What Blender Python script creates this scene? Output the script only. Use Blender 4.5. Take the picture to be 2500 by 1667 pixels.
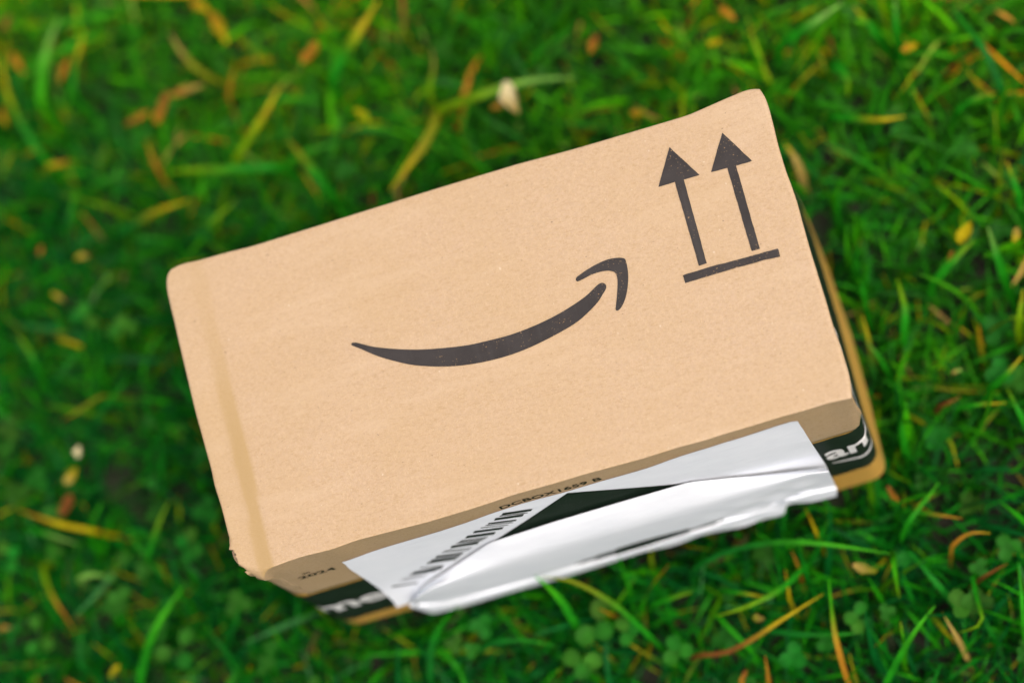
import bpy, bmesh, math, random
import numpy as np
from mathutils import Vector, Matrix
from mathutils.geometry import tessellate_polygon

# ------------------------------------------------------------------ camera, sky, sun, exposure
scene = bpy.context.scene
for o in list(bpy.data.objects): bpy.data.objects.remove(o)
COL = scene.collection
random.seed(4); RNG = np.random.default_rng(11)
MM = 0.001
H, WID, DEP = 130.34, 230.0, 122.3          # box size in mm

cam = bpy.data.cameras.new('camera'); camo = bpy.data.objects.new('camera', cam); COL.objects.link(camo)
right = Vector((0.9455128, -0.2169371, -0.2427834)); up = Vector((0.2792631, 0.9237236, 0.2621963)); back = Vector((0.1673847, -0.3157104, 0.9339750))
camo.matrix_world = Matrix(((right.x, up.x, back.x, 0.2641306), (right.y, up.y, back.y, -0.2177780), (right.z, up.z, back.z, 0.9382164), (0, 0, 0, 1)))
cam.lens = 85; cam.sensor_width = 36; cam.clip_start = 0.01; cam.clip_end = 500
cam.dof.use_dof = True; cam.dof.focus_distance = 0.862; cam.dof.aperture_fstop = 3.3; cam.dof.aperture_blades = 9
scene.camera = camo

SUN_EL, SUN_DIR = math.radians(63), Vector((0.56, -0.55))
world = bpy.data.worlds.new('World'); scene.world = world; world.use_nodes = True
wn = world.node_tree; bg = wn.nodes['Background']
sky = wn.nodes.new('ShaderNodeTexSky'); sky.sky_type = 'NISHITA'; sky.sun_disc = False
sky.sun_elevation = SUN_EL; sky.sun_rotation = math.atan2(SUN_DIR.x, SUN_DIR.y)
sky.air_density = .7; sky.dust_density = 7.0; sky.ozone_density = 0.6
wn.links.new(sky.outputs[0], bg.inputs['Color']); bg.inputs['Strength'].default_value = 0.15
sun = bpy.data.lights.new('sun', 'SUN'); sun.energy = 1.5; sun.angle = math.radians(24); sun.color = (1, 0.965, 0.91)
suno = bpy.data.objects.new('sun', sun); COL.objects.link(suno)
dh = SUN_DIR.normalized() * math.cos(SUN_EL)
suno.rotation_euler = Vector((dh.x, dh.y, math.sin(SUN_EL))).to_track_quat('Z', 'Y').to_euler()
suno.location = (0.6, 0.9, 2)
scene.view_settings.view_transform = 'Standard'; scene.view_settings.look = 'None'
scene.view_settings.exposure = 0.35; scene.view_settings.gamma = 1.0
scene.render.engine = 'CYCLES'

# ------------------------------------------------------------------ measured outlines (mm, box frame: x along the box, y away, z up)
BACK = [(-1.3, 120.8),(1.9, 121.5),(5.0, 121.8),(8.4, 121.2),(11.9, 121.0),(17.6, 120.9),(23.6, 120.7),(31.3, 120.2),(101.3, 120.5),(136.8, 120.3),(157.7, 119.4),(179.5, 119.1),(201.2, 118.9),(216.0, 120.8),(223.4, 121.6),(226.5, 121.2),(228.0, 120.5)]
LEFT = [(-1.3, 120.8),(-2.6, 119.7),(-3.3, 118.0),(-3.9, 113.8),(-3.8, 109.4),(-3.3, 100.5),(-3.1, 92.6),(-2.7, 83.0),(-2.1, 68.2),(-1.8, 62.7),(0.1, 40.3),(0.1, 34.8),(1.2, 26.2),(1.8, 16.2),(2.1, 9.1),(2.6, 3.3)]
RIGHT = [(228.0, 120.5),(229.1, 116.9),(229.3, 111.6),(229.1, 103.1),(228.9, 100.6),(228.9, 96.3),(229.1, 86.4),(229.4, 84.2),(229.8, 78.2),(229.9, 73.5),(229.8, 67.3),(229.8, 56.1),(230.3, 36.6),(230.3, 28.3),(230.9, 19.9),(231.1, 8.2),(230.0, 0.9)]
FRONT = [(2.6, 3.3),(7.6, 0.9),(13.1, -0.6),(16.4, -0.7),(19.9, -0.3),(27.4, 0.1),(38.9, -0.3),(48.1, 0.4),(68.4, -0.1),(74.8, -0.3),(89.0, -0.1),(99.1, 0.2),(107.3, 0.7),(121.3, 0.6),(135.2, 0.8),(147.1, 0.6),(155.0, 0.5),(166.9, 0.9),(177.0, 0.7),(184.1, 1.0),(188.4, 1.0),(196.2, 1.1),(205.9, 1.3),(213.6, 1.2),(221.3, 1.5),(230.0, 0.9)]
SMILE = [(61.3, 71.7),(61.7, 72.1),(62.9, 71.9),(64.3, 71.2),(68.7, 68.6),(74.7, 66.0),(82.5, 63.2),(89.5, 61.3),(96.6, 59.8),(103.7, 58.6),(110.9, 58.1),(118.2, 57.8),(125.6, 58.2),(133.2, 59.2),(140.8, 60.9),(148.7, 63.5),(153.7, 66.2),(155.1, 66.8),(156.2, 66.7),(157.0, 66.0),(157.2, 65.1),(156.7, 64.0),(155.2, 62.5),(152.8, 60.2),(148.8, 57.7),(144.4, 55.5),(139.2, 53.9),(131.5, 52.2),(124.0, 51.0),(116.6, 50.5),(109.3, 50.7),(102.1, 51.5),(95.1, 52.9),(88.1, 55.0),(81.3, 57.7),(74.7, 61.4),(69.4, 64.9),(65.2, 68.3),(62.1, 70.7),(61.4, 71.2)]
SMILE_TIP = [(147.1, 70.9),(147.7, 71.6),(149.4, 72.3),(152.0, 73.2),(155.1, 74.0),(158.1, 74.5),(161.0, 74.6),(163.8, 74.1),(165.6, 73.4),(166.2, 72.5),(166.2, 70.1),(165.8, 66.7),(164.9, 63.5),(163.7, 60.4),(162.2, 57.8),(160.7, 56.0),(159.5, 55.2),(158.8, 55.1),(158.4, 55.7),(158.8, 56.9),(159.9, 60.0),(160.9, 63.2),(161.6, 66.0),(161.7, 67.9),(161.4, 69.1),(160.6, 69.8),(159.1, 70.5),(156.8, 70.9),(153.4, 70.9),(149.8, 70.2),(147.8, 69.9),(147.2, 70.2)]
ARROW_A = [(191.6, 109.0),(199.5, 95.3),(193.6, 95.4),(193.9, 62.6),(191.0, 62.5),(190.3, 95.5),(184.1, 95.5)]
ARROW_B = [(211.2, 108.3),(218.9, 94.6),(212.9, 94.6),(213.3, 62.2),(210.3, 62.2),(209.7, 94.8),(203.7, 95.1)]
ARROW_BAR = [(184.7, 60.6),(185.7, 60.7),(194.2, 60.9),(204.2, 60.5),(214.2, 60.3),(219.3, 60.1),(219.6, 59.5),(219.4, 57.4),(213.5, 57.8),(203.6, 58.0),(193.5, 58.0),(184.8, 57.9)]
SEAM = [(9.6, 112.0),(10.6, 90.0),(11.6, 62.0),(13.0, 30.0),(14.0, 0.0)]
SHEET_TOP = [(35.6, 109.7),(38.1, 110.1),(55.1, 112.8),(70.1, 114.1),(85.0, 115.7),(96.2, 118.1),(112.1, 118.0),(124.1, 117.3),(152.4, 118.2),(164.8, 120.3),(176.9, 121.7),(188.7, 121.7),(200.6, 123.1),(207.7, 123.3),(209.6, 121.7)]
SHEET_LEFT = [(35.6, 109.7),(34.7, 99.9),(34.0, 76.6),(33.2, 54.6),(32.9, 36.2),(31.3, 25.7)]
SHEET_RIGHT = [(209.8, 118.7),(210.3, 90.3),(210.9, 53.4),(210.5, 40.5)]
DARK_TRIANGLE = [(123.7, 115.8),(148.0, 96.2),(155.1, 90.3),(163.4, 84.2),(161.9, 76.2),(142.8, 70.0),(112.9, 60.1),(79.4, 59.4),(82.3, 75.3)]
GAP_SHADE_L = [(37.9, 23.9),(45.7, 38.6),(64.2, 56.5),(84.2, 77.4)]
GAP_SHADE_R = [(163.1, 84.7),(184.1, 67.2),(201.2, 55.9),(202.9, 53.1)]
LABEL_ROWS = [[(40.2, -1.6, 31.4),(47.0, -1.6, 44.4),(65.4, -1.6, 62.2),(85.2, -1.6, 82.6),(110.2, -1.6, 86.5),(131.4, -1.6, 87.9),(146.1, -1.6, 88.5),(163.9, -1.6, 89.1),(184.5, -1.6, 72.4),(201.4, -1.6, 60.7),(210.9, -1.6, 53.8)], [(42.4, -4.0, 40.2),(49.6, -4.0, 50.3),(64.6, -4.0, 61.2),(85.4, -4.0, 74.0),(107.8, -4.0, 78.8),(129.2, -4.0, 80.3),(143.7, -4.0, 79.7),(164.5, -4.0, 79.7),(184.3, -4.0, 74.9),(201.8, -4.0, 68.4),(211.5, -4.0, 60.4)], [(44.4, -6.2, 48.6),(54.4, -6.2, 57.8),(82.3, -6.2, 64.1),(108.7, -6.2, 67.0),(141.0, -6.2, 68.6),(161.9, -6.2, 68.7),(183.0, -6.2, 70.3),(195.5, -6.2, 71.3),(203.8, -6.2, 71.9),(212.1, -6.2, 66.1)], [(42.9, -5.8, 44.8),(55.6, -5.8, 46.3),(78.4, -5.8, 49.0),(100.7, -5.8, 50.8),(138.2, -5.8, 54.6),(159.1, -5.8, 52.1),(180.8, -5.8, 55.6),(194.1, -5.8, 60.7),(205.3, -5.8, 63.6),(211.9, -5.8, 58.9)], [(39.3, -4.2, 34.6),(51.2, -4.2, 29.8),(72.6, -4.2, 25.5),(95.5, -4.2, 27.5),(134.2, -4.2, 32.4),(155.7, -4.2, 30.8),(177.9, -4.2, 34.5),(189.4, -4.2, 39.7),(204.9, -4.2, 45.2),(211.4, -4.2, 42.7)], [(36.7, -3.2, 27.6),(47.9, -3.2, 17.5),(70.0, -3.2, 14.9),(93.2, -3.2, 17.0),(131.8, -3.2, 19.3),(154.2, -3.2, 21.3),(176.4, -3.2, 23.3),(188.0, -3.2, 28.6),(204.1, -3.2, 29.8),(210.8, -3.2, 29.0)], [(37.0, -4.2, 29.9),(46.3, -4.2, 12.6),(69.2, -4.2, 12.9),(92.0, -4.2, 13.1),(131.0, -4.2, 16.5),(153.8, -4.2, 20.3),(176.0, -4.2, 22.2),(186.5, -4.2, 22.8),(192.0, -4.2, 34.2),(204.8, -4.2, 27.4),(210.8, -4.2, 25.6)], [(36.2, -3.8, 27.9),(40.0, -3.8, 3.5),(52.7, -3.8, 2.4),(66.9, -3.8, 3.7),(89.9, -3.8, 4.0),(103.8, -3.8, 5.3),(129.8, -3.8, 10.2),(142.6, -3.8, 6.9),(152.3, -3.8, 11.4),(160.5, -3.8, 7.6),(169.1, -3.8, 5.7),(178.6, -3.8, 10.2),(183.5, -3.8, 7.8),(187.0, -3.8, 7.4),(190.2, -3.8, 20.6),(196.8, -3.8, 15.4),(209.2, -3.8, 13.5)]]
DARK_FOLD = [(95.0, 36.7),(106.4, 38.6),(119.8, 39.7),(135.0, 39.2),(143.5, 42.6),(148.6, 42.0),(154.8, 40.9),(162.3, 36.9),(154.0, 36.6),(146.7, 36.9),(133.3, 30.4),(118.7, 34.5),(105.2, 33.3)]
BARCODE = [[(99.1, 114.5),(108.8, 108.4),(107.6, 106.2),(97.9, 112.3)], [(97.3, 112.3),(106.3, 105.6),(105.9, 104.9),(96.9, 111.6)], [(95.3, 110.7),(104.7, 105.1),(103.4, 102.6),(93.9, 108.2)], [(91.7, 107.1),(100.8, 100.8),(100.0, 99.2),(90.8, 105.5)], [(90.0, 105.2),(98.9, 98.6),(98.5, 97.9),(89.7, 104.5)], [(87.8, 103.8),(96.6, 97.1),(96.2, 96.4),(87.4, 103.1)], [(84.7, 101.5),(94.4, 95.6),(93.0, 93.0),(83.3, 99.0)], [(80.9, 97.8),(90.4, 91.9),(88.7, 88.8),(79.1, 94.8)], [(77.3, 93.6),(86.3, 88.0),(85.9, 87.3),(76.9, 92.9)], [(76.1, 92.5),(85.1, 86.7),(84.7, 86.0),(75.7, 91.8)], [(74.8, 91.6),(83.7, 85.6),(83.3, 84.9),(74.4, 90.9)], [(72.7, 89.8),(82.2, 84.9),(80.4, 81.7),(71.0, 86.7)], [(68.7, 85.8),(77.5, 79.0),(77.1, 78.3),(68.3, 85.1)], [(67.3, 84.6),(76.1, 77.2),(75.7, 76.5),(66.9, 83.8)], [(64.2, 81.3),(73.3, 75.5),(71.9, 73.1),(62.8, 78.8)], [(61.3, 77.9),(71.1, 72.4),(69.9, 70.2),(60.0, 75.7)], [(59.1, 75.7),(69.0, 69.7),(67.9, 67.7),(57.9, 73.7)], [(54.7, 70.9),(62.2, 64.5),(61.7, 63.6),(54.2, 70.0)], [(50.9, 67.1),(61.9, 63.5),(59.7, 59.7),(48.7, 63.3)], [(48.9, 65.4),(57.9, 60.1),(57.2, 58.8),(48.2, 64.1)], [(45.0, 61.2),(53.8, 58.5),(53.5, 57.9),(44.6, 60.6)], [(43.3, 60.2),(52.4, 56.4),(52.0, 55.8),(43.0, 59.5)], [(38.4, 55.2),(47.8, 51.2),(46.9, 49.6),(37.5, 53.7)]]
BLADES = [
('broad pale green grass blade standing in the top left corner', 'bright_green', 'pale_green', 3.3, [(-87.7, 268.2, 5.0), (-84.2, 275.4, 8.6), (-80.8, 282.0, 12.2), (-76.5, 291.4, 12.8), (-73.3, 298.8, 10.4), (-70.5, 305.7, 8.0)]),
('thin upright grass blade with yellow tip beside the broad pale blade at top left', 'green', 'yellow', 1.9, [(-72.5, 270.5, 2.0), (-67.8, 280.3, 7.3), (-62.9, 285.9, 10.7), (-58.4, 293.0, 12.0)]),
('grass blade curving along the left picture edge with a yellow tip', 'green', 'yellow', 2.2, [(-92.2, 244.7, 2.0), (-95.0, 253.8, 6.0), (-97.1, 262.1, 10.0), (-100.0, 274.9, 10.8), (-101.7, 290.0, 8.4), (-99.8, 301.0, 6.0)]),
('dull tan grass blade arching above the brown leaf', 'olive', 'tan', 2.9, [(-7.1, 255.2, 4.0), (-8.7, 254.9, 9.0), (-12.7, 260.2, 14.0), (-18.1, 271.8, 11.0), (-21.2, 280.8, 8.0)]),
('short orange dry blade right of the brown leaf', 'orange', 'yellow', 2.9, [(-1.8, 243.8, 4.0), (2.3, 247.2, 10.0), (5.9, 257.7, 8.0)]),
('straight yellow green blade above the upper left corner of the box', 'yellow_green', 'yellow', 3.0, [(-4.1, 214.2, 4.0), (7.4, 219.8, 12.0), (16.7, 226.1, 15.3), (25.2, 236.8, 14.0)]),
('long level yellow green blade lying left of the box top edge', 'green', 'yellow_green', 3.2, [(14.1, 205.3, 4.0), (-5.1, 207.8, 9.3), (-21.0, 212.7, 10.0), (-35.6, 217.4, 6.0)]),
('stubby orange yellow blade at the end of the long level blade', 'orange', 'yellow', 2.7, [(-39.0, 218.9, 4.0), (-39.1, 223.9, 10.0), (-41.2, 234.3, 8.0)]),
('faint tan stem left of the straight yellow green blade', 'dark_green', 'tan', 2.0, [(-35.0, 224.5, 0.0), (-29.3, 229.3, 6.0), (-24.5, 236.5, 8.0)]),
('broad yellow olive blade at the top edge left of centre', 'green', 'yellow', 3.9, [(44.8, 235.5, 4.0), (54.8, 244.0, 10.0), (62.4, 246.6, 16.0), (68.7, 252.8, 16.0), (76.0, 260.4, 16.0)]),
('long green blade arching over the lawn behind the pale petal', 'yellow_green', 'pale_green', 3.3, [(87.1, 207.0, 6.0), (95.8, 205.2, 10.8), (110.4, 203.3, 15.6), (124.2, 203.1, 16.4), (136.9, 203.0, 13.2), (149.6, 200.3, 10.0)]),
('yellow olive blade bending down to the top edge of the box', 'olive', 'yellow', 3.3, [(88.3, 207.3, 6.0), (87.1, 200.6, 9.0), (80.9, 191.1, 12.0), (72.1, 184.6, 11.0), (61.7, 176.2, 10.0)]),
('dull olive blade running down to the box top edge near its left corner', 'green', 'olive', 3.9, [(34.8, 184.7, 4.0), (32.4, 191.6, 9.3), (28.6, 199.7, 11.3), (22.4, 213.3, 10.0)]),
('short yellow blade with a tan end above the olive blade', 'yellow_green', 'tan', 2.7, [(86.8, 213.2, 4.0), (86.4, 215.8, 6.7), (91.7, 225.3, 8.0), (92.6, 234.4, 8.0)]),
('pale green slanting blade near the top edge right of centre', 'green', 'pale_green', 3.2, [(235.8, 189.5, 4.0), (250.3, 190.5, 12.0), (265.6, 196.0, 12.0)]),
('yellow tipped blade touching the pale slanting blade at the top edge', 'green', 'yellow', 3.2, [(275.6, 179.1, 4.0), (273.4, 183.5, 10.0), (269.1, 193.0, 10.0)]),
('upright pale blade at the top edge above the box right corner', 'green', 'pale_green', 2.9, [(282.5, 177.6, 4.0), (284.0, 182.5, 10.0), (286.1, 191.6, 10.0)]),
('bright yellow green drooping blade to the upper right of the box corner', 'green', 'yellow_green', 4.3, [(253.3, 174.2, 6.0), (257.9, 168.3, 10.0), (258.9, 163.0, 9.3), (256.3, 158.9, 4.0)]),
('level green blade with a yellow tip right of the box corner', 'green', 'yellow', 2.4, [(246.6, 152.9, 4.0), (258.9, 146.0, 8.0), (267.6, 141.9, 9.3), (276.1, 141.3, 8.0)]),
('olive arching blade in the upper right of the lawn', 'green', 'olive', 2.6, [(295.6, 138.1, 4.0), (303.4, 139.1, 10.0), (312.4, 140.6, 8.0)]),
('tan and yellow blade peeking out beside the right edge of the box', 'tan', 'yellow', 2.9, [(229.5, 135.6, -4.0), (229.0, 139.7, 2.0), (226.4, 148.4, 2.0)]),
('yellow blade near the right picture edge above the middle', 'green', 'yellow', 2.6, [(310.2, 95.6, 4.0), (309.8, 101.2, 10.0), (309.3, 110.6, 8.0)]),
('long green blade slanting across the top right corner', 'dark_green', 'green', 2.4, [(316.4, 141.6, 4.0), (313.7, 157.5, 14.0), (305.9, 181.2, 12.0)]),
('dark green blade with a bright yellow tip left of the box upper corner', 'dark_green', 'yellow', 3.0, [(-64.7, 197.9, 2.0), (-52.5, 197.7, 8.7), (-40.0, 198.8, 12.0), (-26.0, 198.8, 12.0)]),
('curved yellow green blade near the left picture edge', 'green', 'yellow_green', 2.0, [(-110.5, 146.2, 2.0), (-108.6, 148.5, 8.7), (-109.2, 153.4, 11.3), (-114.0, 163.7, 10.0)]),
('slim upright blade left of the yellow tipped dark blade', 'dark_green', 'bright_green', 1.9, [(-87.2, 205.4, 2.0), (-82.1, 207.4, 10.0), (-76.2, 220.8, 10.0)]),
('green blade pointing at the left edge of the box', 'dark_green', 'green', 2.6, [(-90.2, 116.5, 2.0), (-76.3, 123.2, 10.0), (-68.0, 128.2, 12.0)]),
('thin stalk with an orange end left of the box', 'olive', 'orange', 1.6, [(-83.6, 127.3, 4.0), (-96.0, 121.2, 8.0), (-101.2, 121.3, 6.0)]),
('dark blade leaning beside the curved yellow green blade', 'dark_green', 'green', 1.9, [(-107.0, 141.3, 2.0), (-100.8, 138.7, 8.0), (-88.1, 148.7, 8.0)]),
('slender green blade running up from the upper left corner of the box', 'dark_green', 'yellow_green', 2.2, [(-34.1, 185.4, 2.0), (-18.3, 186.5, 10.0), (-5.5, 193.4, 10.0)]),
('orange yellow dry blade lying level in the lower left', 'yellow', 'orange', 2.3, [(-98.7, 70.4, 6.0), (-107.8, 74.2, 8.7), (-118.0, 80.6, 8.7), (-128.6, 87.9, 6.0)]),
('dull green blade lying just below the level orange blade', 'green', 'pale_green', 2.1, [(-128.5, 80.2, 2.0), (-117.1, 73.5, 8.0), (-104.8, 65.8, 6.0)]),
('curled blade turning from green to bright orange in the lower left', 'yellow_green', 'orange', 2.4, [(-121.6, 61.9, 6.0), (-120.3, 54.9, 8.8), (-118.3, 49.2, 11.6), (-116.0, 41.8, 11.6), (-113.6, 35.5, 8.8), (-112.7, 30.7, 6.0)]),
('tall green blade standing below the lower left corner of the box', 'green', 'bright_green', 2.9, [(-89.9, 0.8, 2.0), (-82.2, 9.6, 10.0), (-73.6, 17.2, 18.0), (-66.0, 24.8, 18.0), (-57.3, 32.1, 18.0)]),
('pale arched blade between the curled orange blade and the box', 'pale_green', 'green', 2.0, [(-107.4, 51.1, 6.0), (-98.3, 50.5, 8.7), (-91.3, 46.7, 8.0), (-89.6, 43.5, 4.0)]),
('small upright blade at the end of the level orange blade', 'green', 'bright_green', 1.9, [(-100.5, 70.8, 2.0), (-94.4, 74.1, 8.0), (-89.0, 79.5, 10.0)]),
('thin upright blade with a tan tip left of the box label side', 'green', 'yellow_green', 1.9, [(-77.1, 51.1, 2.0), (-71.6, 55.2, 8.7), (-64.1, 64.7, 12.0), (-58.7, 70.9, 12.0)]),
('short green blade under the torn corner of the box', 'dark_green', 'green', 1.9, [(-47.3, 9.6, 2.0), (-41.8, 13.9, 8.0), (-37.7, 19.9, 10.0)]),
('bright short blade below the box front left corner', 'green', 'yellow_green', 1.9, [(-25.8, 0.9, 2.0), (-25.3, 4.2, 8.0), (-27.4, 8.9, 8.0)]),
('green blade beside the round clover leaves below the torn corner', 'dark_green', 'bright_green', 1.8, [(-49.2, 3.4, 2.0), (-50.7, 8.1, 8.0), (-54.6, 15.9, 8.0)]),
('orange tip at the bottom picture edge in the lower left', 'orange', 'yellow', 2.0, [(-115.1, 6.9, 6.0), (-116.3, 8.4, 8.0), (-119.0, 10.8, 8.0)]),
('dark blade next to the clover in the bottom left corner', 'dark_green', 'green', 1.8, [(-143.1, 31.5, 2.0), (-139.6, 36.1, 6.0), (-131.5, 40.5, 8.0)]),
('dim upright blade right of the bottom left clover', 'dark_green', 'green', 2.0, [(-113.2, 14.5, 2.0), (-111.6, 20.2, 6.0), (-106.8, 30.7, 8.0)]),
('bright green blade reaching up over the lower edge of the label', 'green', 'bright_green', 2.8, [(95.7, -24.5, 2.0), (94.4, -15.8, 12.7), (91.3, -9.3, 20.0), (87.9, -4.8, 24.0)]),
('long olive green blade arching out from the lower edge of the label', 'green', 'olive', 2.0, [(125.7, -39.7, 2.0), (121.5, -32.3, 9.2), (116.4, -24.1, 16.4), (108.0, -15.2, 20.8), (100.1, -9.0, 22.4), (90.0, -5.7, 24.0)]),
('dark feathery blade rising to the lower left corner of the label', 'dark_green', 'green', 2.5, [(31.5, -29.3, 0.0), (37.1, -16.9, 8.0), (44.5, -11.2, 14.7), (51.4, -8.2, 20.0)]),
('soft yellow green blade below the middle of the label', 'green', 'yellow_green', 2.2, [(126.8, -23.7, 2.0), (134.7, -24.3, 8.0), (144.5, -24.1, 8.0)]),
('dark level blade in the lawn below the label', 'dark_green', 'green', 1.6, [(54.2, -23.5, 2.0), (62.1, -22.1, 6.0), (74.6, -24.4, 6.7), (86.7, -30.2, 4.0)]),
('orange yellow blade coming out from under the label', 'yellow', 'orange', 1.8, [(197.5, -15.4, 2.0), (197.3, -11.1, 8.0), (195.8, -3.2, 6.0)]),
('short blade with orange tip under the right half of the label', 'green', 'orange', 2.0, [(179.9, -13.2, 6.0), (177.3, -10.5, 10.0), (174.2, -7.3, 8.0)]),
('very long green blade bowing across the lawn under the label', 'dark_green', 'bright_green', 1.9, [(146.6, -13.6, 2.0), (161.4, -11.9, 7.3), (176.9, -13.7, 12.7), (191.4, -18.2, 18.0), (201.9, -21.8, 15.3), (212.3, -26.0, 12.7), (223.2, -30.5, 10.0)]),
('green blade with an orange tip right of the box lower corner', 'green', 'orange', 2.3, [(231.3, -13.8, 4.0), (243.1, -20.1, 10.0), (253.2, -24.2, 8.0)]),
('orange arched blade at the lower right edge', 'orange', 'yellow', 1.9, [(246.4, -33.2, 6.0), (251.0, -31.2, 8.7), (255.9, -30.5, 9.3), (261.8, -32.7, 8.0)]),
('curved green blade crossing the straw in the lower right', 'green', 'yellow_green', 1.9, [(190.0, -24.4, 2.0), (181.8, -31.1, 8.0), (174.6, -34.9, 14.0), (162.0, -36.7, 13.0), (152.3, -36.6, 12.0)]),
('yellow tipped blade lying under the long bowing blade', 'green', 'yellow', 1.8, [(155.5, -25.6, 4.0), (163.8, -30.2, 10.0), (172.5, -33.7, 8.0)]),
('long dry straw lying diagonally in the lower right', 'brown', 'yellow', 2.0, [(139.0, -47.8, 4.0), (151.5, -51.1, 8.0), (164.7, -48.8, 12.0), (175.4, -45.3, 14.0), (183.8, -42.8, 14.0), (194.6, -39.5, 14.0)]),
('level green blade crossing the upright blade in the lower right', 'dark_green', 'green', 1.9, [(168.5, -45.7, 4.0), (181.3, -51.3, 8.0), (192.4, -54.5, 8.7), (205.0, -56.7, 6.0)]),
('long upright green blade in the middle of the lower right lawn', 'orange', 'bright_green', 2.4, [(194.4, -72.9, 8.0), (194.6, -64.1, 14.0), (195.2, -55.8, 20.0), (196.5, -45.8, 18.0), (198.1, -35.2, 16.0)]),
('long slanting green blade near the bottom right', 'green', 'bright_green', 2.1, [(207.0, -78.0, 2.0), (218.4, -67.9, 12.7), (226.4, -61.4, 17.3), (234.4, -55.5, 16.0)]),
('thin yellow green blade bent at a sharp angle near the right edge', 'green', 'yellow_green', 1.6, [(250.9, -46.1, 6.0), (250.1, -54.9, 10.0), (250.4, -66.2, 14.0), (246.3, -66.7, 11.0), (240.4, -66.4, 8.0)]),
('short yellow cut blade end beside the slanting green blade', 'bright_green', 'yellow', 1.8, [(218.2, -67.4, 6.0), (219.5, -62.8, 12.0), (220.1, -57.7, 14.0)]),
('orange brown dry blade upright at the bottom edge', 'orange', 'brown', 2.4, [(164.6, -66.2, 6.0), (165.8, -61.7, 10.0), (166.3, -56.2, 10.0)]),
('small orange dry piece under the long bowing blade', 'orange', 'brown', 1.8, [(187.0, -25.4, 2.0), (187.0, -21.8, 6.0), (186.2, -18.0, 6.0)]),
('yellow orange stalk below the long bowing blade', 'yellow', 'orange', 1.6, [(180.3, -35.7, 2.0), (181.2, -33.0, 6.0), (182.0, -24.7, 6.0)]),
('orange tan dry blade close to the right edge', 'brown', 'orange', 1.8, [(253.8, -47.8, 4.0), (258.6, -47.1, 8.0), (264.8, -45.6, 8.0)]),
('short green blade standing on the long bowing blade', 'green', 'yellow_green', 1.6, [(197.3, -17.0, 4.0), (199.9, -14.9, 8.0), (203.5, -11.4, 10.0)]),
('dull tan blade beside the sharply bent thin blade near the right edge', 'tan', 'olive', 1.8, [(239.1, -68.3, 2.0), (237.7, -63.6, 8.0), (236.0, -57.2, 8.0)]),
('broad bright blade drooping from the end of the long bowing blade', 'bright_green', 'yellow_green', 2.3, [(224.3, -30.5, 10.0), (223.0, -38.3, 12.0), (221.7, -46.7, 4.0)]),
('green blade standing right of the box lower corner', 'green', 'bright_green', 1.8, [(229.2, -23.1, 2.0), (233.7, -19.9, 10.0), (248.6, -8.2, 8.0)]),
('upright green blade right of the box side', 'green', 'yellow_green', 2.6, [(251.1, 54.0, 2.0), (254.8, 61.4, 10.0), (255.1, 76.1, 8.0)]),
('yellow blade at the right picture edge', 'yellow_green', 'yellow', 2.6, [(294.8, 44.2, 4.0), (297.6, 49.6, 10.0), (300.6, 56.7, 10.0)]),
('blade with a yellow tip low on the right edge', 'green', 'yellow', 2.6, [(278.1, 23.3, 4.0), (285.3, 25.5, 10.0), (292.8, 30.9, 10.0)]),
('level blade with a yellow tip below the yellow tipped blade on the right', 'green', 'yellow', 1.9, [(263.1, 19.2, 4.0), (269.3, 18.0, 8.0), (281.6, 15.2, 8.0)]),
('small orange dry piece on the right lawn', 'brown', 'orange', 2.5, [(257.0, 22.0, 4.0), (260.9, 21.5, 8.0), (265.6, 22.9, 6.0)]),
('pale short blade near the right side of the box', 'green', 'pale_green', 2.1, [(241.0, 42.9, 2.0), (239.7, 47.7, 8.0), (236.5, 54.7, 8.0)]),
('pale grey green blade in the upper part of the right lawn', 'green', 'pale_green', 3.0, [(295.3, 65.6, 4.0), (294.9, 74.0, 12.0), (294.7, 85.6, 10.0)]),
('green blade leading up to the yellow petal', 'green', 'yellow_green', 3.0, [(268.7, 71.8, 4.0), (278.4, 76.4, 10.0), (288.0, 82.6, 8.0)]),
('green blade at the right edge below the middle', 'green', 'yellow_green', 2.5, [(286.8, 5.7, 4.0), (285.1, 11.9, 10.0), (283.8, 20.6, 8.0)])]
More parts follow.
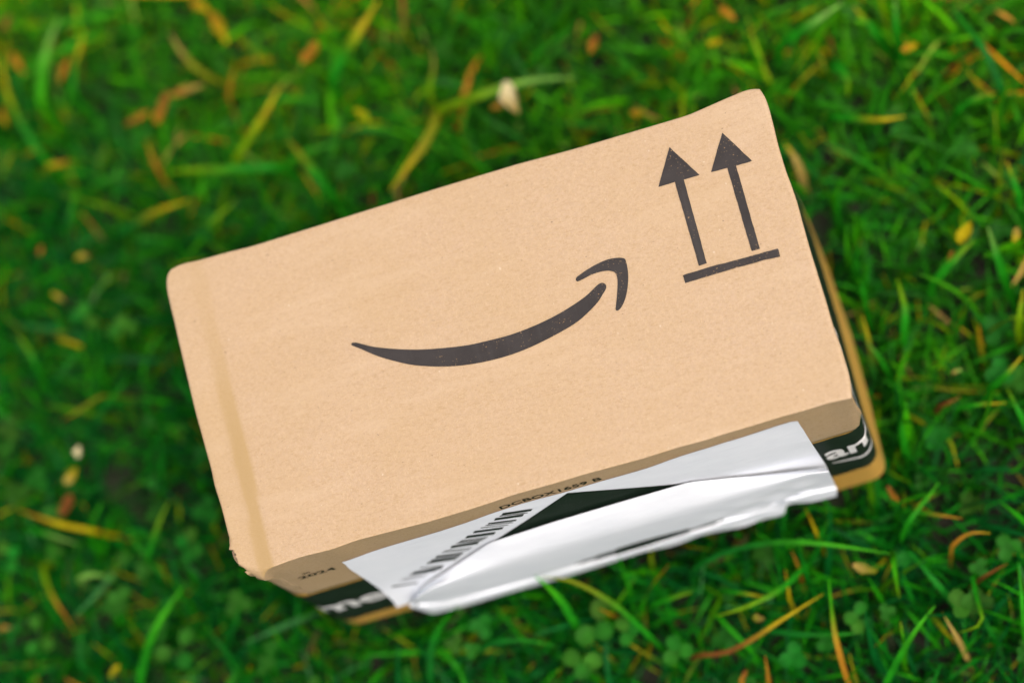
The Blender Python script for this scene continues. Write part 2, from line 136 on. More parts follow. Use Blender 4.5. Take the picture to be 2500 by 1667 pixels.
CLOVERS = [
('clover in the bottom left corner', 3.1, [(-128.0, 38.1, 7.0), (-131.1, 26.7, 7.0), (-124.1, 26.8, 7.0)]),
('clover with large round leaflets below the torn corner of the box', 3.8, [(-63.5, 14.0, 7.0), (-66.4, 4.3, 7.0), (-75.3, 9.6, 7.0)]),
('bright clover left of the long olive arching blade', 4.3, [(107.4, -20.4, 7.0), (99.1, -29.7, 7.0), (106.7, -29.7, 7.0)]),
('bright clover low under the middle of the label', 3.8, [(91.4, -36.5, 7.0), (99.8, -40.1, 7.0), (94.8, -43.0, 7.0)]),
('dim clover under the long olive arching blade', 3.0, [(114.4, -28.9, 7.0), (118.2, -32.2, 7.0), (114.6, -35.2, 7.0)]),
('clover at the foot of the long olive arching blade', 3.3, [(132.6, -41.2, 7.0), (136.6, -45.7, 7.0), (130.1, -46.8, 7.0)]),
('clover at the left edge in the lower left', 3.0, [(-132.8, 69.5, 7.0), (-137.1, 73.0, 7.0), (-134.6, 63.8, 7.0)]),
('dim clover left of the box', 3.6, [(-67.1, 155.8, 7.0), (-71.5, 152.5, 7.0), (-63.2, 151.5, 7.0)]),
('dim clover left of the box near the tan spots', 3.3, [(-83.0, 166.9, 7.0), (-80.4, 159.8, 7.0), (-87.4, 164.3, 7.0)]),
('clover behind the sharply bent thin blade near the right edge', 3.5, [(242.9, -53.0, 7.0), (247.3, -56.0, 7.0), (243.2, -58.4, 7.0)]),
('dim clover left of the lower left box corner', 3.1, [(-53.6, 55.9, 7.0), (-58.8, 53.5, 7.0), (-52.6, 48.7, 7.0)]),
('dim clover in the middle of the lower right lawn', 2.9, [(201.6, -50.1, 7.0), (206.5, -47.3, 7.0), (203.5, -54.2, 7.0)])]
LEAVES = [
('small orange fallen leaf in the top left corner', 'orange', 'orange', 3.7, [(-94.9, 296.0, 8.0), (-91.9, 283.8, 8.0)]),
('orange fallen leaf beside the thin yellow tipped blade at top left', 'orange', 'orange', 3.2, [(-75.5, 274.4, 8.0), (-69.2, 285.0, 8.0)]),
('orange yellow fallen leaf at the top edge left of centre', 'orange', 'yellow', 4.4, [(-8.6, 292.7, 8.0), (-1.4, 285.0, 8.0)]),
('large orange fallen leaf at the top edge left of centre', 'orange', 'yellow', 5.0, [(-2.1, 284.3, 8.0), (4.6, 267.0, 8.0)]),
('narrow brown leaf piece left of the large brown leaf', 'brown', 'orange', 3.7, [(-49.2, 244.7, 8.0), (-36.7, 246.5, 8.0)]),
('large brown orange fallen leaf in the upper left lawn', 'orange', 'brown', 5.0, [(-33.8, 239.7, 8.0), (-28.2, 254.5, 8.0)]),
('tan and orange leaf piece right of the large brown leaf', 'orange', 'tan', 3.7, [(-27.0, 252.0, 8.0), (-10.3, 249.6, 8.0)]),
('small orange yellow leaf low in the upper left lawn', 'yellow', 'orange', 2.5, [(-88.2, 237.7, 8.0), (-78.6, 235.5, 8.0)]),
('dark brown leaf at the left edge near the top', 'brown', 'brown', 4.0, [(-98.1, 308.0, 8.0), (-92.5, 314.2, 8.0)]),
('orange leaf tip at the left picture edge', 'orange', 'yellow', 2.4, [(-106.2, 271.6, 8.0), (-102.8, 261.5, 8.0)]),
('round bright orange leaf near the top edge', 'orange', 'orange', 5.7, [(35.7, 246.4, 8.0), (43.4, 254.7, 8.0)]),
('cream fallen petal behind the box top edge', 'cream', 'tan', 7.0, [(121.2, 205.5, 16.0), (124.0, 190.0, 16.0)]),
('small orange petal touching the cream petal', 'orange', 'tan', 4.0, [(111.8, 199.1, 8.0), (119.4, 201.0, 8.0)]),
('yellow leaf speck left of the yellow olive bending blade', 'yellow', 'yellow_green', 3.4, [(54.3, 218.8, 8.0), (58.8, 209.2, 8.0)]),
('small orange leaf at the top edge right of centre', 'orange', 'orange', 3.7, [(215.4, 211.5, 8.0), (221.3, 204.7, 8.0)]),
('yellow leaf speck above the box top edge', 'yellow', 'yellow', 3.4, [(206.9, 197.7, 8.0), (212.9, 198.0, 8.0)]),
('orange yellow leaf far right of the box corner', 'orange', 'yellow', 3.7, [(282.4, 169.9, 8.0), (289.3, 169.0, 8.0)]),
('dull orange leaf behind the box top edge', 'orange', 'brown', 4.2, [(158.0, 210.2, 8.0), (164.3, 216.8, 8.0)]),
('small orange leaf just above the box top edge', 'orange', 'yellow', 3.2, [(168.3, 178.5, 8.0), (173.7, 176.7, 8.0)]),
('tan yellow speck left of the box upper corner', 'yellow', 'tan', 2.7, [(-82.5, 190.9, 8.0), (-76.9, 189.2, 8.0)]),
('small yellow leaf near the left edge', 'yellow', 'tan', 2.3, [(-95.6, 178.4, 8.0), (-91.7, 172.2, 8.0)]),
('tiny brown leaf near the left edge', 'brown', 'orange', 2.5, [(-98.7, 196.7, 8.0), (-97.2, 200.9, 8.0)]),
('curled tan leaf near the left edge', 'olive', 'yellow', 2.5, [(-96.3, 157.8, 8.0), (-87.0, 148.8, 8.0)]),
('tan crumpled leaf left of the box', 'tan', 'yellow', 4.1, [(-104.0, 91.7, 8.0), (-98.5, 97.6, 8.0)]),
('brown crumpled leaf above the level orange blade', 'brown', 'brown', 5.5, [(-108.3, 78.9, 8.0), (-103.1, 87.4, 8.0)]),
('small cream bud left of the box', 'cream', 'cream', 3.0, [(-94.1, 99.2, 16.0), (-92.3, 104.1, 16.0)]),
('orange leaf tip at the left edge near the bottom', 'orange', 'tan', 2.2, [(-145.0, 38.1, 8.0), (-138.9, 38.5, 8.0)]),
('olive leaf at the bottom edge left of the box', 'olive', 'yellow', 2.9, [(-98.9, 5.4, 8.0), (-94.5, 10.1, 8.0)]),
('dull tan leaf in the middle of the lower right lawn', 'tan', 'olive', 3.7, [(207.9, -30.7, 8.0), (216.7, -34.9, 8.0)]),
('olive speck beside the dry straw', 'olive', 'tan', 2.9, [(165.1, -40.4, 8.0), (169.5, -41.6, 8.0)]),
('brown leaf right of the box lower corner', 'brown', 'orange', 2.4, [(228.9, -4.1, 8.0), (231.9, -11.1, 8.0)]),
('dull orange leaf at the bottom edge right of centre', 'orange', 'brown', 2.4, [(154.5, -64.9, 8.0), (157.4, -58.7, 8.0)]),
('bright yellow petal on the right lawn', 'yellow', 'yellow', 5.2, [(282.8, 82.5, 8.0), (288.3, 90.4, 8.0)]),
('tan yellow petal at the right picture edge', 'yellow', 'tan', 3.0, [(302.5, 77.2, 8.0), (306.1, 82.5, 8.0)]),
('small orange leaf under the bright yellow petal', 'orange', 'brown', 2.2, [(275.6, 76.6, 8.0), (279.6, 80.7, 8.0)]),
('pale speck on the right lawn', 'tan', 'pale_green', 1.9, [(265.0, 32.7, 8.0), (269.3, 32.3, 8.0)])]

# ------------------------------------------------------------------ helpers
def tag(o, label=None, cat=None, group=None, kind=None):
    if label: o['label'] = label
    if cat: o['category'] = cat
    if group: o['group'] = group
    if kind: o['kind'] = kind
    return o

def mesh_obj(name, verts, faces, mat, parent=None, smooth=True):
    """verts in mm, world frame"""
    me = bpy.data.meshes.new(name)
    me.from_pydata([tuple(c * MM for c in v) for v in verts], [], faces)
    me.validate(); me.update()
    if smooth: me.polygons.foreach_set('use_smooth', [True] * len(me.polygons))
    if mat: me.materials.append(mat)
    o = bpy.data.objects.new(name, me); COL.objects.link(o)
    if parent is not None: o.parent = parent
    return o

def resample(pts, n):
    p = np.array(pts, float); s = np.r_[0, np.cumsum(np.linalg.norm(np.diff(p, axis=0), axis=1))]; s /= s[-1]
    t = np.linspace(0, 1, n) if np.isscalar(n) else np.asarray(n)
    return np.stack([np.interp(t, s, p[:, k]) for k in range(p.shape[1])], 1)

def smooth_line(p, it=2):
    p = np.array(p, float)
    for _ in range(it):
        q = p.copy(); q[1:-1] = (p[:-2] + 2 * p[1:-1] + p[2:]) / 4; p = q
    return p

def grid_faces(nu, nv):
    return [(j * nu + i, j * nu + i + 1, (j + 1) * nu + i + 1, (j + 1) * nu + i) for j in range(nv - 1) for i in range(nu - 1)]

def set_tint(me, cols, name='tint'):
    a = me.color_attributes.new(name, 'FLOAT_COLOR', 'POINT')
    c = np.ones((len(cols), 4), np.float32); c[:, :3] = cols; a.data.foreach_set('color', c.ravel())

def sst(x): x = max(0.0, min(1.0, x)); return x * x * (3 - 2 * x)

def poly_faces(pts):
    return [tuple(t) for t in tessellate_polygon([[Vector((p[0], p[1], 0)) for p in pts]])]

# ------------------------------------------------------------------ materials
def new_mat(name):
    m = bpy.data.materials.new(name); m.use_nodes = True
    nt = m.node_tree; b = nt.nodes['Principled BSDF']
    return m, nt, b
def N(nt, typ, **kw):
    n = nt.nodes.new(typ)
    for k, v in kw.items(): setattr(n, k, v)
    return n
def noise(nt, vec, scale, detail=4, rough=.6):
    n = N(nt, 'ShaderNodeTexNoise'); n.inputs['Scale'].default_value = scale; n.inputs['Detail'].default_value = detail; n.inputs['Roughness'].default_value = rough
    nt.links.new(vec, n.inputs['Vector']); return n.outputs['Fac']
def ramp(nt, fac, stops):
    r = N(nt, 'ShaderNodeValToRGB')
    el = r.color_ramp.elements
    while len(el) < len(stops): el.new(0.5)
    for e, (p, c) in zip(el, stops):
        e.position = p; e.color = (c[0], c[1], c[2], 1) if not np.isscalar(c) else (c, c, c, 1)
    nt.links.new(fac, r.inputs[0]); return r.outputs[0]
def mix(nt, fac, a, b, typ='MIX'):
    m = N(nt, 'ShaderNodeMix', data_type='RGBA', blend_type=typ)
    for s, v in ((m.inputs[0], fac), (m.inputs[6], a), (m.inputs[7], b)):
        if hasattr(v, 'is_linked'): nt.links.new(v, s)
        elif np.isscalar(v): s.default_value = v
        else: s.default_value = (*v[:3], 1)
    return m.outputs[2]
def mapping(nt, src, scale, rot=(0, 0, 0)):
    mp = N(nt, 'ShaderNodeMapping'); mp.inputs['Scale'].default_value = scale; mp.inputs['Rotation'].default_value = rot
    nt.links.new(src, mp.inputs['Vector']); return mp.outputs[0]
def bump(nt, b, h, strength, dist):
    bp = N(nt, 'ShaderNodeBump'); bp.inputs['Strength'].default_value = strength; bp.inputs['Distance'].default_value = dist
    nt.links.new(h, bp.inputs['Height']); nt.links.new(bp.outputs[0], b.inputs['Normal'])

def kraft_material(name, base):
    m, nt, b = new_mat(name)
    geo = N(nt, 'ShaderNodeTexCoord').outputs['Object']
    base = np.array(base)
    big = noise(nt, geo, 28, 3); mid = noise(nt, geo, 800, 5, .7)
    fx = noise(nt, mapping(nt, geo, (600, 2000, 1500), (0, 0, .5)), 1, 3, .6)
    fy = noise(nt, mapping(nt, geo, (2000, 700, 1500), (0, 0, .95)), 1, 3, .6)
    c = ramp(nt, mid, [(.25, base * .84), (.5, base), (.78, base * 1.13 + .012)])
    hv = noise(nt, mapping(nt, geo, (1500, 2300, 1800), (0, 0, .6)), 1, 3, .7)
    c = mix(nt, ramp(nt, hv, [(.35, .0), (.62, .38)]), c, base * np.array((1.03, .98, 1.30)) + .01)
    hv2 = noise(nt, mapping(nt, geo, (2500, 1700, 2000), (0, 0, 1.9)), 1, 2, .6)
    c = mix(nt, ramp(nt, hv2, [(.48, .0), (.68, .6)]), c, base * np.array((.88, .80, .62)))
    c = mix(nt, ramp(nt, big, [(.35, 0), (.7, .35)]), c, base * np.array((.95, .9, .74)))
    c = mix(nt, ramp(nt, fx, [(.54, 0), (.68, .55)]), c, base * np.array((.76, .68, .5)))
    c = mix(nt, ramp(nt, fy, [(.6, 0), (.72, .4)]), c, base * 1.2 + .05)
    sc = noise(nt, mapping(nt, geo, (14, 70, 40), (0, 0, .25)), 1, 5, .7)
    c = mix(nt, ramp(nt, sc, [(.52, 0), (.72, .5)]), c, base * np.array((1.1, 1.12, 1.22)) + .012)
    # dark and pale specks of recycled fibre
    sp = noise(nt, mapping(nt, geo, (700, 1100, 900), (0, 0, .8)), 1, 2, .5)
    c = mix(nt, ramp(nt, sp, [(.73, 0), (.77, .6)]), c, (.07, .045, .02))
    sp2 = noise(nt, mapping(nt, geo, (640, 560, 600), (0, 0, 2.1)), 1, 1, .5)
    c = mix(nt, ramp(nt, sp2, [(.76, 0), (.82, .3)]), c, (.72, .64, .52))
    st = N(nt, 'ShaderNodeAttribute', attribute_name='stain')
    sm = N(nt, 'ShaderNodeMath', operation='MULTIPLY'); nt.links.new(st.outputs['Fac'], sm.inputs[0]); sm.inputs[1].default_value = .8
    c = mix(nt, sm.outputs[0], c, base * np.array((.86, .80, .55)))
    nt.links.new(c, b.inputs['Base Color'])
    b.inputs['Roughness'].default_value = .5; b.inputs['Specular IOR Level'].default_value = .55
    wv = N(nt, 'ShaderNodeTexWave', wave_type='BANDS', bands_direction='X'); wv.inputs['Scale'].default_value = 44; wv.inputs['Distortion'].default_value = .6; wv.inputs['Detail'].default_value = 1
    nt.links.new(geo, wv.inputs['Vector'])
    hsum = N(nt, 'ShaderNodeMath', operation='ADD'); nt.links.new(mid, hsum.inputs[0]); nt.links.new(fx, hsum.inputs[1])
    wm = N(nt, 'ShaderNodeMath', operation='MULTIPLY_ADD'); nt.links.new(wv.outputs['Fac'], wm.inputs[0]); wm.inputs[1].default_value = .22; nt.links.new(hsum.outputs[0], wm.inputs[2])
    bump(nt, b, wm.outputs[0], .24, .0002)
    return m

KRAFT = kraft_material('kraft_cardboard', (.440, .311, .176))
KRAFT_TAPE_SHADE = kraft_material('kraft_tape_and_warm_shade', (.52, .30, .055))  # tape colour also holds the golden tone of the shaded lower board

def ink_material(name, col, wear=.5, rough=.45, under=(.42, .26, .12), spec=.15):
    m, nt, b = new_mat(name)
    geo = N(nt, 'ShaderNodeTexCoord').outputs['Object']
    n1 = noise(nt, geo, 90, 3); n2 = noise(nt, geo, 1400, 2, .5); n3 = noise(nt, mapping(nt, geo, (260, 18, 60)), 1, 2)
    c = ramp(nt, n1, [(.3, col), (.7, np.array(col) * 1.35 + .004)])
    c = mix(nt, ramp(nt, n3, [(.56, 0), (.8, .28 * wear)]), c, np.array(col) * 3 + .03)
    patch = ramp(nt, noise(nt, geo, 60, 2), [(.46, 0.04), (.62, 1)])
    dots = ramp(nt, n2, [(.64, 0), (.70, .8 * wear)])
    mul = N(nt, 'ShaderNodeMath', operation='MULTIPLY'); nt.links.new(patch, mul.inputs[0]); nt.links.new(dots, mul.inputs[1])
    c = mix(nt, mul.outputs[0], c, under)
    nt.links.new(c, b.inputs['Base Color']); b.inputs['Roughness'].default_value = rough
    b.inputs['Specular IOR Level'].default_value = spec
    return m
INK = ink_material('black_print_ink', (.028, .024, .022), .7, .5, spec=.2)
TAPE_INK = ink_material('black_tape_ink', (.008, .016, .010), .3, .5)
LABEL_INK_SHADE = ink_material('black_label_ink_and_shade', (.006, .014, .008), .15, .5, (.6, .6, .6), .08)  # ink of the prints, also used for painted gap shade
GREY_INK = ink_material('thin_bar_ink', (.05, .045, .05), .3, .4, (.6, .6, .6))

def paper_material():
    m, nt, b = new_mat('white_label_paper')
    geo = N(nt, 'ShaderNodeTexCoord').outputs['Object']
    n1 = noise(nt, geo, 60, 4)
    c = ramp(nt, n1, [(.3, (.77, .80, .84)), (.7, (.82, .845, .88))])
    nt.links.new(c, b.inputs['Base Color']); b.inputs['Roughness'].default_value = .85; b.inputs['Specular IOR Level'].default_value = .08
    cr = noise(nt, mapping(nt, geo, (55, 60, 170), (0, .35, 0)), 1, 4, .65)
    bump(nt, b, cr, .25, .0012)
    return m
PAPER = paper_material()
m, nt, b = new_mat('white_tape_lettering'); b.inputs['Base Color'].default_value = (.74, .72, .70, 1); b.inputs['Roughness'].default_value = .5
WHITE = m
m, nt, b = new_mat('raw_cardboard_edge')
gx = N(nt, 'ShaderNodeTexCoord').outputs['Object']
nt.links.new(ramp(nt, noise(nt, gx, 900, 3), [(.3, (.36, .22, .10)), (.7, (.58, .40, .22))]), b.inputs['Base Color']); b.inputs['Roughness'].default_value = .8
RAW = m

def leaf_material(name, spec=.1, rough=.55, transl=.3):
    """colour comes per blade from the mesh; the node work adds veins and blotches"""
    m, nt, b = new_mat(name)
    at = N(nt, 'ShaderNodeAttribute', attribute_name='tint')
    geo = N(nt, 'ShaderNodeTexCoord').outputs['Object']
    n1 = noise(nt, geo, 160, 3)
    hs = N(nt, 'ShaderNodeHueSaturation'); nt.links.new(at.outputs['Color'], hs.inputs['Color'])
    nt.links.new(ramp(nt, n1, [(.3, .72), (.7, 1.22)]), hs.inputs['Value'])
    nt.links.new(hs.outputs[0], b.inputs['Base Color'])
    b.inputs['Roughness'].default_value = rough; b.inputs['Specular IOR Level'].default_value = spec
    tr = N(nt, 'ShaderNodeBsdfTranslucent'); nt.links.new(hs.outputs[0], tr.inputs['Color'])
    mx = N(nt, 'ShaderNodeMixShader'); mx.inputs[0].default_value = transl
    nt.links.new(b.outputs[0], mx.inputs[1]); nt.links.new(tr.outputs[0], mx.inputs[2])
    nt.links.new(mx.outputs[0], nt.nodes['Material Output'].inputs['Surface'])
    return m
GRASS = leaf_material('grass_blade_leaf')
CLOVER = leaf_material('clover_leaf', .08, .6, .3)
DRY = leaf_material('dry_leaf', .1, .7, .35)

m, nt, b = new_mat('soil')
gx = N(nt, 'ShaderNodeTexCoord').outputs['Object']
c = ramp(nt, noise(nt, gx, 120, 6, .7), [(.3, (.004, .005, .001)), (.7, (.014, .014, .004))])
c = mix(nt, ramp(nt, noise(nt, gx, 30, 4), [(.45, 0), (.65, .8)]), c, (.008, .035, .002))
nt.links.new(c, b.inputs['Base Color']); b.inputs['Roughness'].default_value = .95
bump(nt, b, noise(nt, gx, 200, 5), .8, .004)
SOIL = m

# ------------------------------------------------------------------ ground
GZ = -30.0
def ground():
    n = 61; k = np.linspace(-1, 1, n); s = np.sign(k) * (np.abs(k) ** 3) * 60000
    vs = []
    for yv in s:
        for xv in s:
            r = math.hypot(xv, yv)
            vs.append((xv + 100, yv + 80, GZ + (random.uniform(-2, 2) if r < 3000 else random.uniform(-20, 5) if r < 20000 else 0)))
    o = mesh_obj('ground', vs, grid_faces(n, n), SOIL)
    tag(o, kind='structure')
ground()

# ------------------------------------------------------------------ the cardboard box
box = bpy.data.objects.new('cardboard_box', None); COL.objects.link(box)
box.location = (WID / 2 * MM, DEP / 2 * MM, 0); box.empty_display_size = .05
tag(box, 'brown cardboard parcel box with a curved smile arrow printed on top, standing on the grass', 'box')
def bpart(name, verts, faces, mat, parent=box, smooth=True):
    o = mesh_obj(name, verts, faces, mat, None, smooth)
    if parent is box:
        o.parent = box; o.matrix_parent_inverse = Matrix.Translation(box.location).inverted()
    else:
        o.parent = parent; o.matrix_parent_inverse = Matrix.Identity(4)
        o.matrix_parent_inverse = Matrix.Identity(4)
    return o

# lines of the front, z as a function of x (the tape was put on a little askew)
def z_flap(x): return 76.0 + (x - 20) * 13.5 / 195
def z_btop(x): return z_flap(x) - 5.0
def z_bbot(x): return z_flap(x) - 62.0
def z_tbot(x): return max(2.2, z_flap(x) - 87.0)  # lower margin stretched over bare board to paint in its golden shaded tone

def corner(x, z):
    """how far the front has been pushed back near its rounded, knocked corners"""
    k = sst((H - z - 12) / 38.0)
    y = 0.0
    for s, r in ((WID - x, .5 + 5.2 * k), (x, 1.0 + 7.5 * k)):
        s = max(s, 0.0)
        if s < r: y = max(y, r - math.sqrt(max(r * r - (r - s) ** 2, 0)))
    return min(y, 14.0)
def front_y(x, z):
    # the fold is not quite straight, so the flap starts a little behind or before the plane
    e = float(np.interp(max(x, 16.0), [q[0] for q in FRONT], [q[1] for q in FRONT]))
    return corner(x, z) + .8 * e * sst((z - 92) / 34)

# --- body: rounded prism
def flare(x, y, z):
    f = float(np.interp(y, [0, 30, 60, 90, 122], [1.2, 2.6, 2.8, .8, -3.2])); q = max(0, 1 - z / H)
    return (f * (q ** 6 if f > 0 else q) - 2.0 * sst(z / 50) * sst(y / 25)) * sst((x - WID + 14) / 12)

def box_body():
    z_lv = [0, 2, 4, 6, 8, 10, 12.5, 15, 17.5, 20, 22.5, 25, 27.5, 30, 33.5, 37, 41, 45, 50, 55, 60, 67, 75, 82, 90, 105, 118, 127.3]
    path = []
    rf, rb = 5.5, 4.0
    def arc(cx, cy, r, a0, a1, n=9):
        for i in range(n + 1):
            a = math.radians(a0 + (a1 - a0) * i / n); path.append((cx + r * math.cos(a), cy + r * math.sin(a)))
    x0, x1, y0, y1 = 1.2, WID - 1.2, 1.2, DEP - 2.5
    for i in range(1, 12): path.append((x0 + 8 + (x1 - x0 - 13.5) * i / 12, y0))
    arc(x1 - rf, y0 + rf, rf, -90, 0)
    for i in range(1, 6): path.append((x1, y0 + rf + (y1 - y0 - rf - rb) * i / 6))
    arc(x1 - rb, y1 - rb, rb, 0, 90, 5)
    for i in range(1, 12): path.append((x1 - rb - (x1 - x0 - 2 * rb) * i / 12, y1))
    arc(x0 + rb, y1 - rb, rb, 90, 180, 5)
    for i in range(1, 6): path.append((x0, y1 - rb - (y1 - y0 - 8 - rb) * i / 6))
    arc(x0 + 8, y0 + 8, 8, 180, 270)
    vs = []; n = len(path)
    for z in z_lv:
        e = 2.0 * (1 - min(z / 5.0, 1)) ** 2
        for x, y in path:
            cx, cy = WID / 2, DEP / 2
            bow = math.sin(math.pi * z / H)
            xx = x + (0.6 * bow * (1 if x > cx else -1) * math.sin(math.pi * min(max(y / DEP, 0), 1)))
            xx += flare(x, y, z); yy = y + (2.6 * sst((z - 88) / 14) if y < 3 else 0)
            dx = e * (1 if xx > cx else -1); dy = e * (1 if yy > cy else -1)
            vs.append((xx - dx, yy - dy, z))
    fs = []
    for j in range(len(z_lv) - 1):
        for i in range(n): fs.append((j * n + i, j * n + (i + 1) % n, (j + 1) * n + (i + 1) % n, (j + 1) * n + i))
    fs.append(tuple(reversed(range(n)))); fs.append(tuple((len(z_lv) - 1) * n + i for i in range(n)))
    return bpart('box_body', vs, fs, KRAFT)
box_body()

# --- top panel: sheet between four surveyed outlines, rolled over at the edges
def interp_line(pts, ax):
    p = np.array(pts, float); return p
def seam_x(y):
    p = sorted(SEAM, key=lambda q: q[1]); return float(np.interp(y, [q[1] for q in p], [q[0] for q in p]))
def top_z(x, y):
    z = H
    # left strip lies lower: the glued joint underneath shows through
    sx = seam_x(y); amt = 0.15 + .55 * sst((105 - y) / 60)
    z -= .8 * amt * sst((sx + 3.0 - x) / 6.5)
    z += 0.55 * sst((sx - 4.0 - x) / 8.0) * amt
    z += 0.22 * math.sin(x * .055 + 1.2) * math.sin(y * .07 + .4) * (1 - sst((x - 50) / 20)) 
    return z
def edge_bend(x):   # bend radius of the fold to the front
    return .45 + .9 * sst((17 - x) / 13)

def top_panel():
    nu, nv = 150, 80
    tu = np.linspace(0, 1, nu); tv = np.linspace(0, 1, nv)
    bk = smooth_line(resample(BACK, nu), 2); fr_ = smooth_line(resample(FRONT, nu), 1)
    lf = smooth_line(resample(LEFT[::-1], nv), 2); rt = smooth_line(resample(RIGHT[::-1], nv), 2)
    bk = bk.copy(); bk[:, 1] -= .35
    lf = lf.copy(); lf[:, 0] += .6
    bk[0, 0] += .6; fr_[0, 0] += .6; lf[-1, 1] -= .35; rt[-1, 1] -= .35
    P = np.zeros((nv, nu, 2))
    c00, c10, c01, c11 = fr_[0], fr_[-1], bk[0], bk[-1]
    for j, v in enumerate(tv):
        for i, u in enumerate(tu):
            P[j, i] = (1 - v) * fr_[i] + v * bk[i] + (1 - u) * lf[j] + u * rt[j] - ((1 - u) * (1 - v) * c00 + u * (1 - v) * c10 + (1 - u) * v * c01 + u * v * c11)
    NB = 12                                   # rows of the bend at the front
    rows = []
    jit = [random.uniform(-1, 1) for _ in range(400)]
    for k in range(NB, 0, -1):               # from the front face up to the top
        row = []
        for i in range(nu):
            x, y = P[0, i]; r = edge_bend(x); a = math.radians(90) * k / NB
            yy = y + r - r * math.sin(a); zz = top_z(x, y + r) - r * (1 - math.cos(a))
            w = sst((15.5 - x) / 11); q = k / NB     # crushed left end: the fold splays outwards
            yy += w * (-5.0 * q); zz += w * (-4.0 * q ** 1.5)
            row.append([x + w * w * 5.0 * q, yy, zz])
        rows.append(row)
    for j in range(nv):
        row = []
        for i in range(nu):
            x, y = P[j, i]; r = edge_bend(x)
            # the flat part starts one bend radius behind the outline
            v = tv[j]; y2 = y + r * (1 - v) ** 6
            row.append([x, y2, top_z(x, y2)])
        rows.append(row)
    for k in range(1, 6):                    # roll over the back edge
        row = []
        for i in range(nu):
            x, y = P[-1, i]; a = math.radians(90) * min(k, 4) / 4
            row.append([x, y + .35 * math.sin(a), top_z(x, y) - .35 * (1 - math.cos(a)) - (3.0 if k == 5 else 0)])
        rows.append(row)
    out = []
    for jj, row in enumerate(rows):
        x, y, z = row[0]; l = []
        for k in (5, 4, 3, 2, 1):            # roll over the left edge
            a = math.radians(90) * min(k, 4) / 4
            l.append([x - .6 * math.sin(a), y, z - .6 * (1 - math.cos(a)) - (3.0 if k == 5 else 0)])
        x, y, z = row[-1]
        rr = [[x + .25, y, z - .3], [x + .3, y, z - 1.2], [x, y, z - 2.6]]
        if jj < 20:                          # torn, crushed corner
            for q in l: q[0] += 1.1 * jit[jj]; q[2] += .7 * jit[jj + 50]; q[1] += .4 * jit[jj + 90]
        out.append(l + row + rr)
    nuu = len(out[0]); vs = [tuple(p) for r in out for p in r]
    o = bpart('top_panel', vs, grid_faces(nuu, len(out)), KRAFT)
    st = np.zeros((len(vs), 3))                # glue of the joint underneath has stained the paper along the seam
    for i, (x, y, z) in enumerate(vs):
        d = x - seam_x(y); fade = .25 + .75 * sst((112 - y) / 70)
        wv = .35 * math.sin(y * .21) + .2 * math.sin(y * .47 + 1)
        st[i] = fade * max(sst((3.0 + wv * .4 - d) / .9) * sst((d + 4.6 + wv) / 2.2), .30 * sst((1 - d) / 2)) 
    set_tint(o.data, st, 'stain')
    fold = [(p[0], p[1], p[2]) for p in rows[0]]
    return o, fold
TOP, FOLD = top_panel()

# --- flap folded down over the front
def front_flap():
    nz = 26; vs = []
    xs = [p[0] for p in FOLD]; n = len(xs)
    jit = smooth_line([[random.uniform(-1, 1)] for _ in range(n)], 1)[:, 0]
    rag = [random.uniform(-.9, 1.2) for _ in range(nz + 1)]
    for k in range(nz + 1):
        t = k / nz
        for i, (x, y, z) in enumerate(FOLD):
            zb = z_flap(x) - .25 * jit[i]
            zz = z + (zb - z) * t
            y1 = front_y(x, zz) - .1
            w_ = sst(t * 4)
            xx = x
            if i < 8: xx = x + (8 - i) / 8 * (rag[k] * .9 + 2.2 * sst(t * 2.5))
            vs.append((xx, y * (1 - w_) + y1 * w_, zz))
    nvr = nz + 1
    base = len(vs)
    for i in range(n):                                   # thickness of the cut lower edge
        x, y, z = vs[(nvr - 1) * n + i]; vs.append((x, y + .9, z + .05))
    fs = grid_faces(n, nvr)
    fs = [f[::-1] for f in fs]
    for i in range(n - 1): fs.append(((nvr - 1) * n + i, base + i, base + i + 1, (nvr - 1) * n + i + 1))
    o = bpart('front_flap', vs, fs, KRAFT)
    # right cut edge with its open flutes
    vs2 = []
    for k in range(nvr):
        x, y, z = vs[k * n + n - 1]
        vs2 += [(x + .02, y, z), (x + .35, y + .5, z), (x + .2, y + 2.2, z)]
    fs2 = [(3 * k + a, 3 * k + a + 1, 3 * k + a + 4, 3 * k + a + 3) for k in range(nvr - 1) for a in (0, 1)]
    e = bpart('cut_edge', vs2, fs2, RAW, o)
    return o
FLAP = front_flap()

# --- prints on the top panel
def refine_poly(pts, step=2.0):
    out = []
    for a, b_ in zip(pts, pts[1:] + pts[:1]):
        n = max(1, int(math.hypot(a[0] - b_[0], a[1] - b_[1]) / step))
        for i in range(n): out.append((a[0] + (b_[0] - a[0]) * i / n, a[1] + (b_[1] - a[1]) * i / n))
    return out
def catmull_closed(pts, sharp=(), k=4):
    out = []; n = len(pts)
    for i in range(n):
        p0, p1, p2, p3 = [np.array(pts[(i + d) % n]) for d in (-1, 0, 1, 2)]
        for s in range(k):
            t = s / k
            out.append(tuple(.5 * ((2 * p1) + (-p0 + p2) * t + (2 * p0 - 5 * p1 + 4 * p2 - p3) * t * t + (-p0 + 3 * p1 - 3 * p2 + p3) * t ** 3)))
    return out
def print_top(name, pts, parent=TOP, lift=.12):
    fs = poly_faces(pts)
    return bpart(name, [(x, y, H + .14 + lift) for x, y in pts], fs, INK, parent, False)
print_top('smile_curve', catmull_closed(SMILE)); print_top('smile_arrow_tip', catmull_closed(SMILE_TIP))
def wob(pts, a=.12): return [(x + random.uniform(-a, a), y + random.uniform(-a, a)) for x, y in refine_poly(pts)]
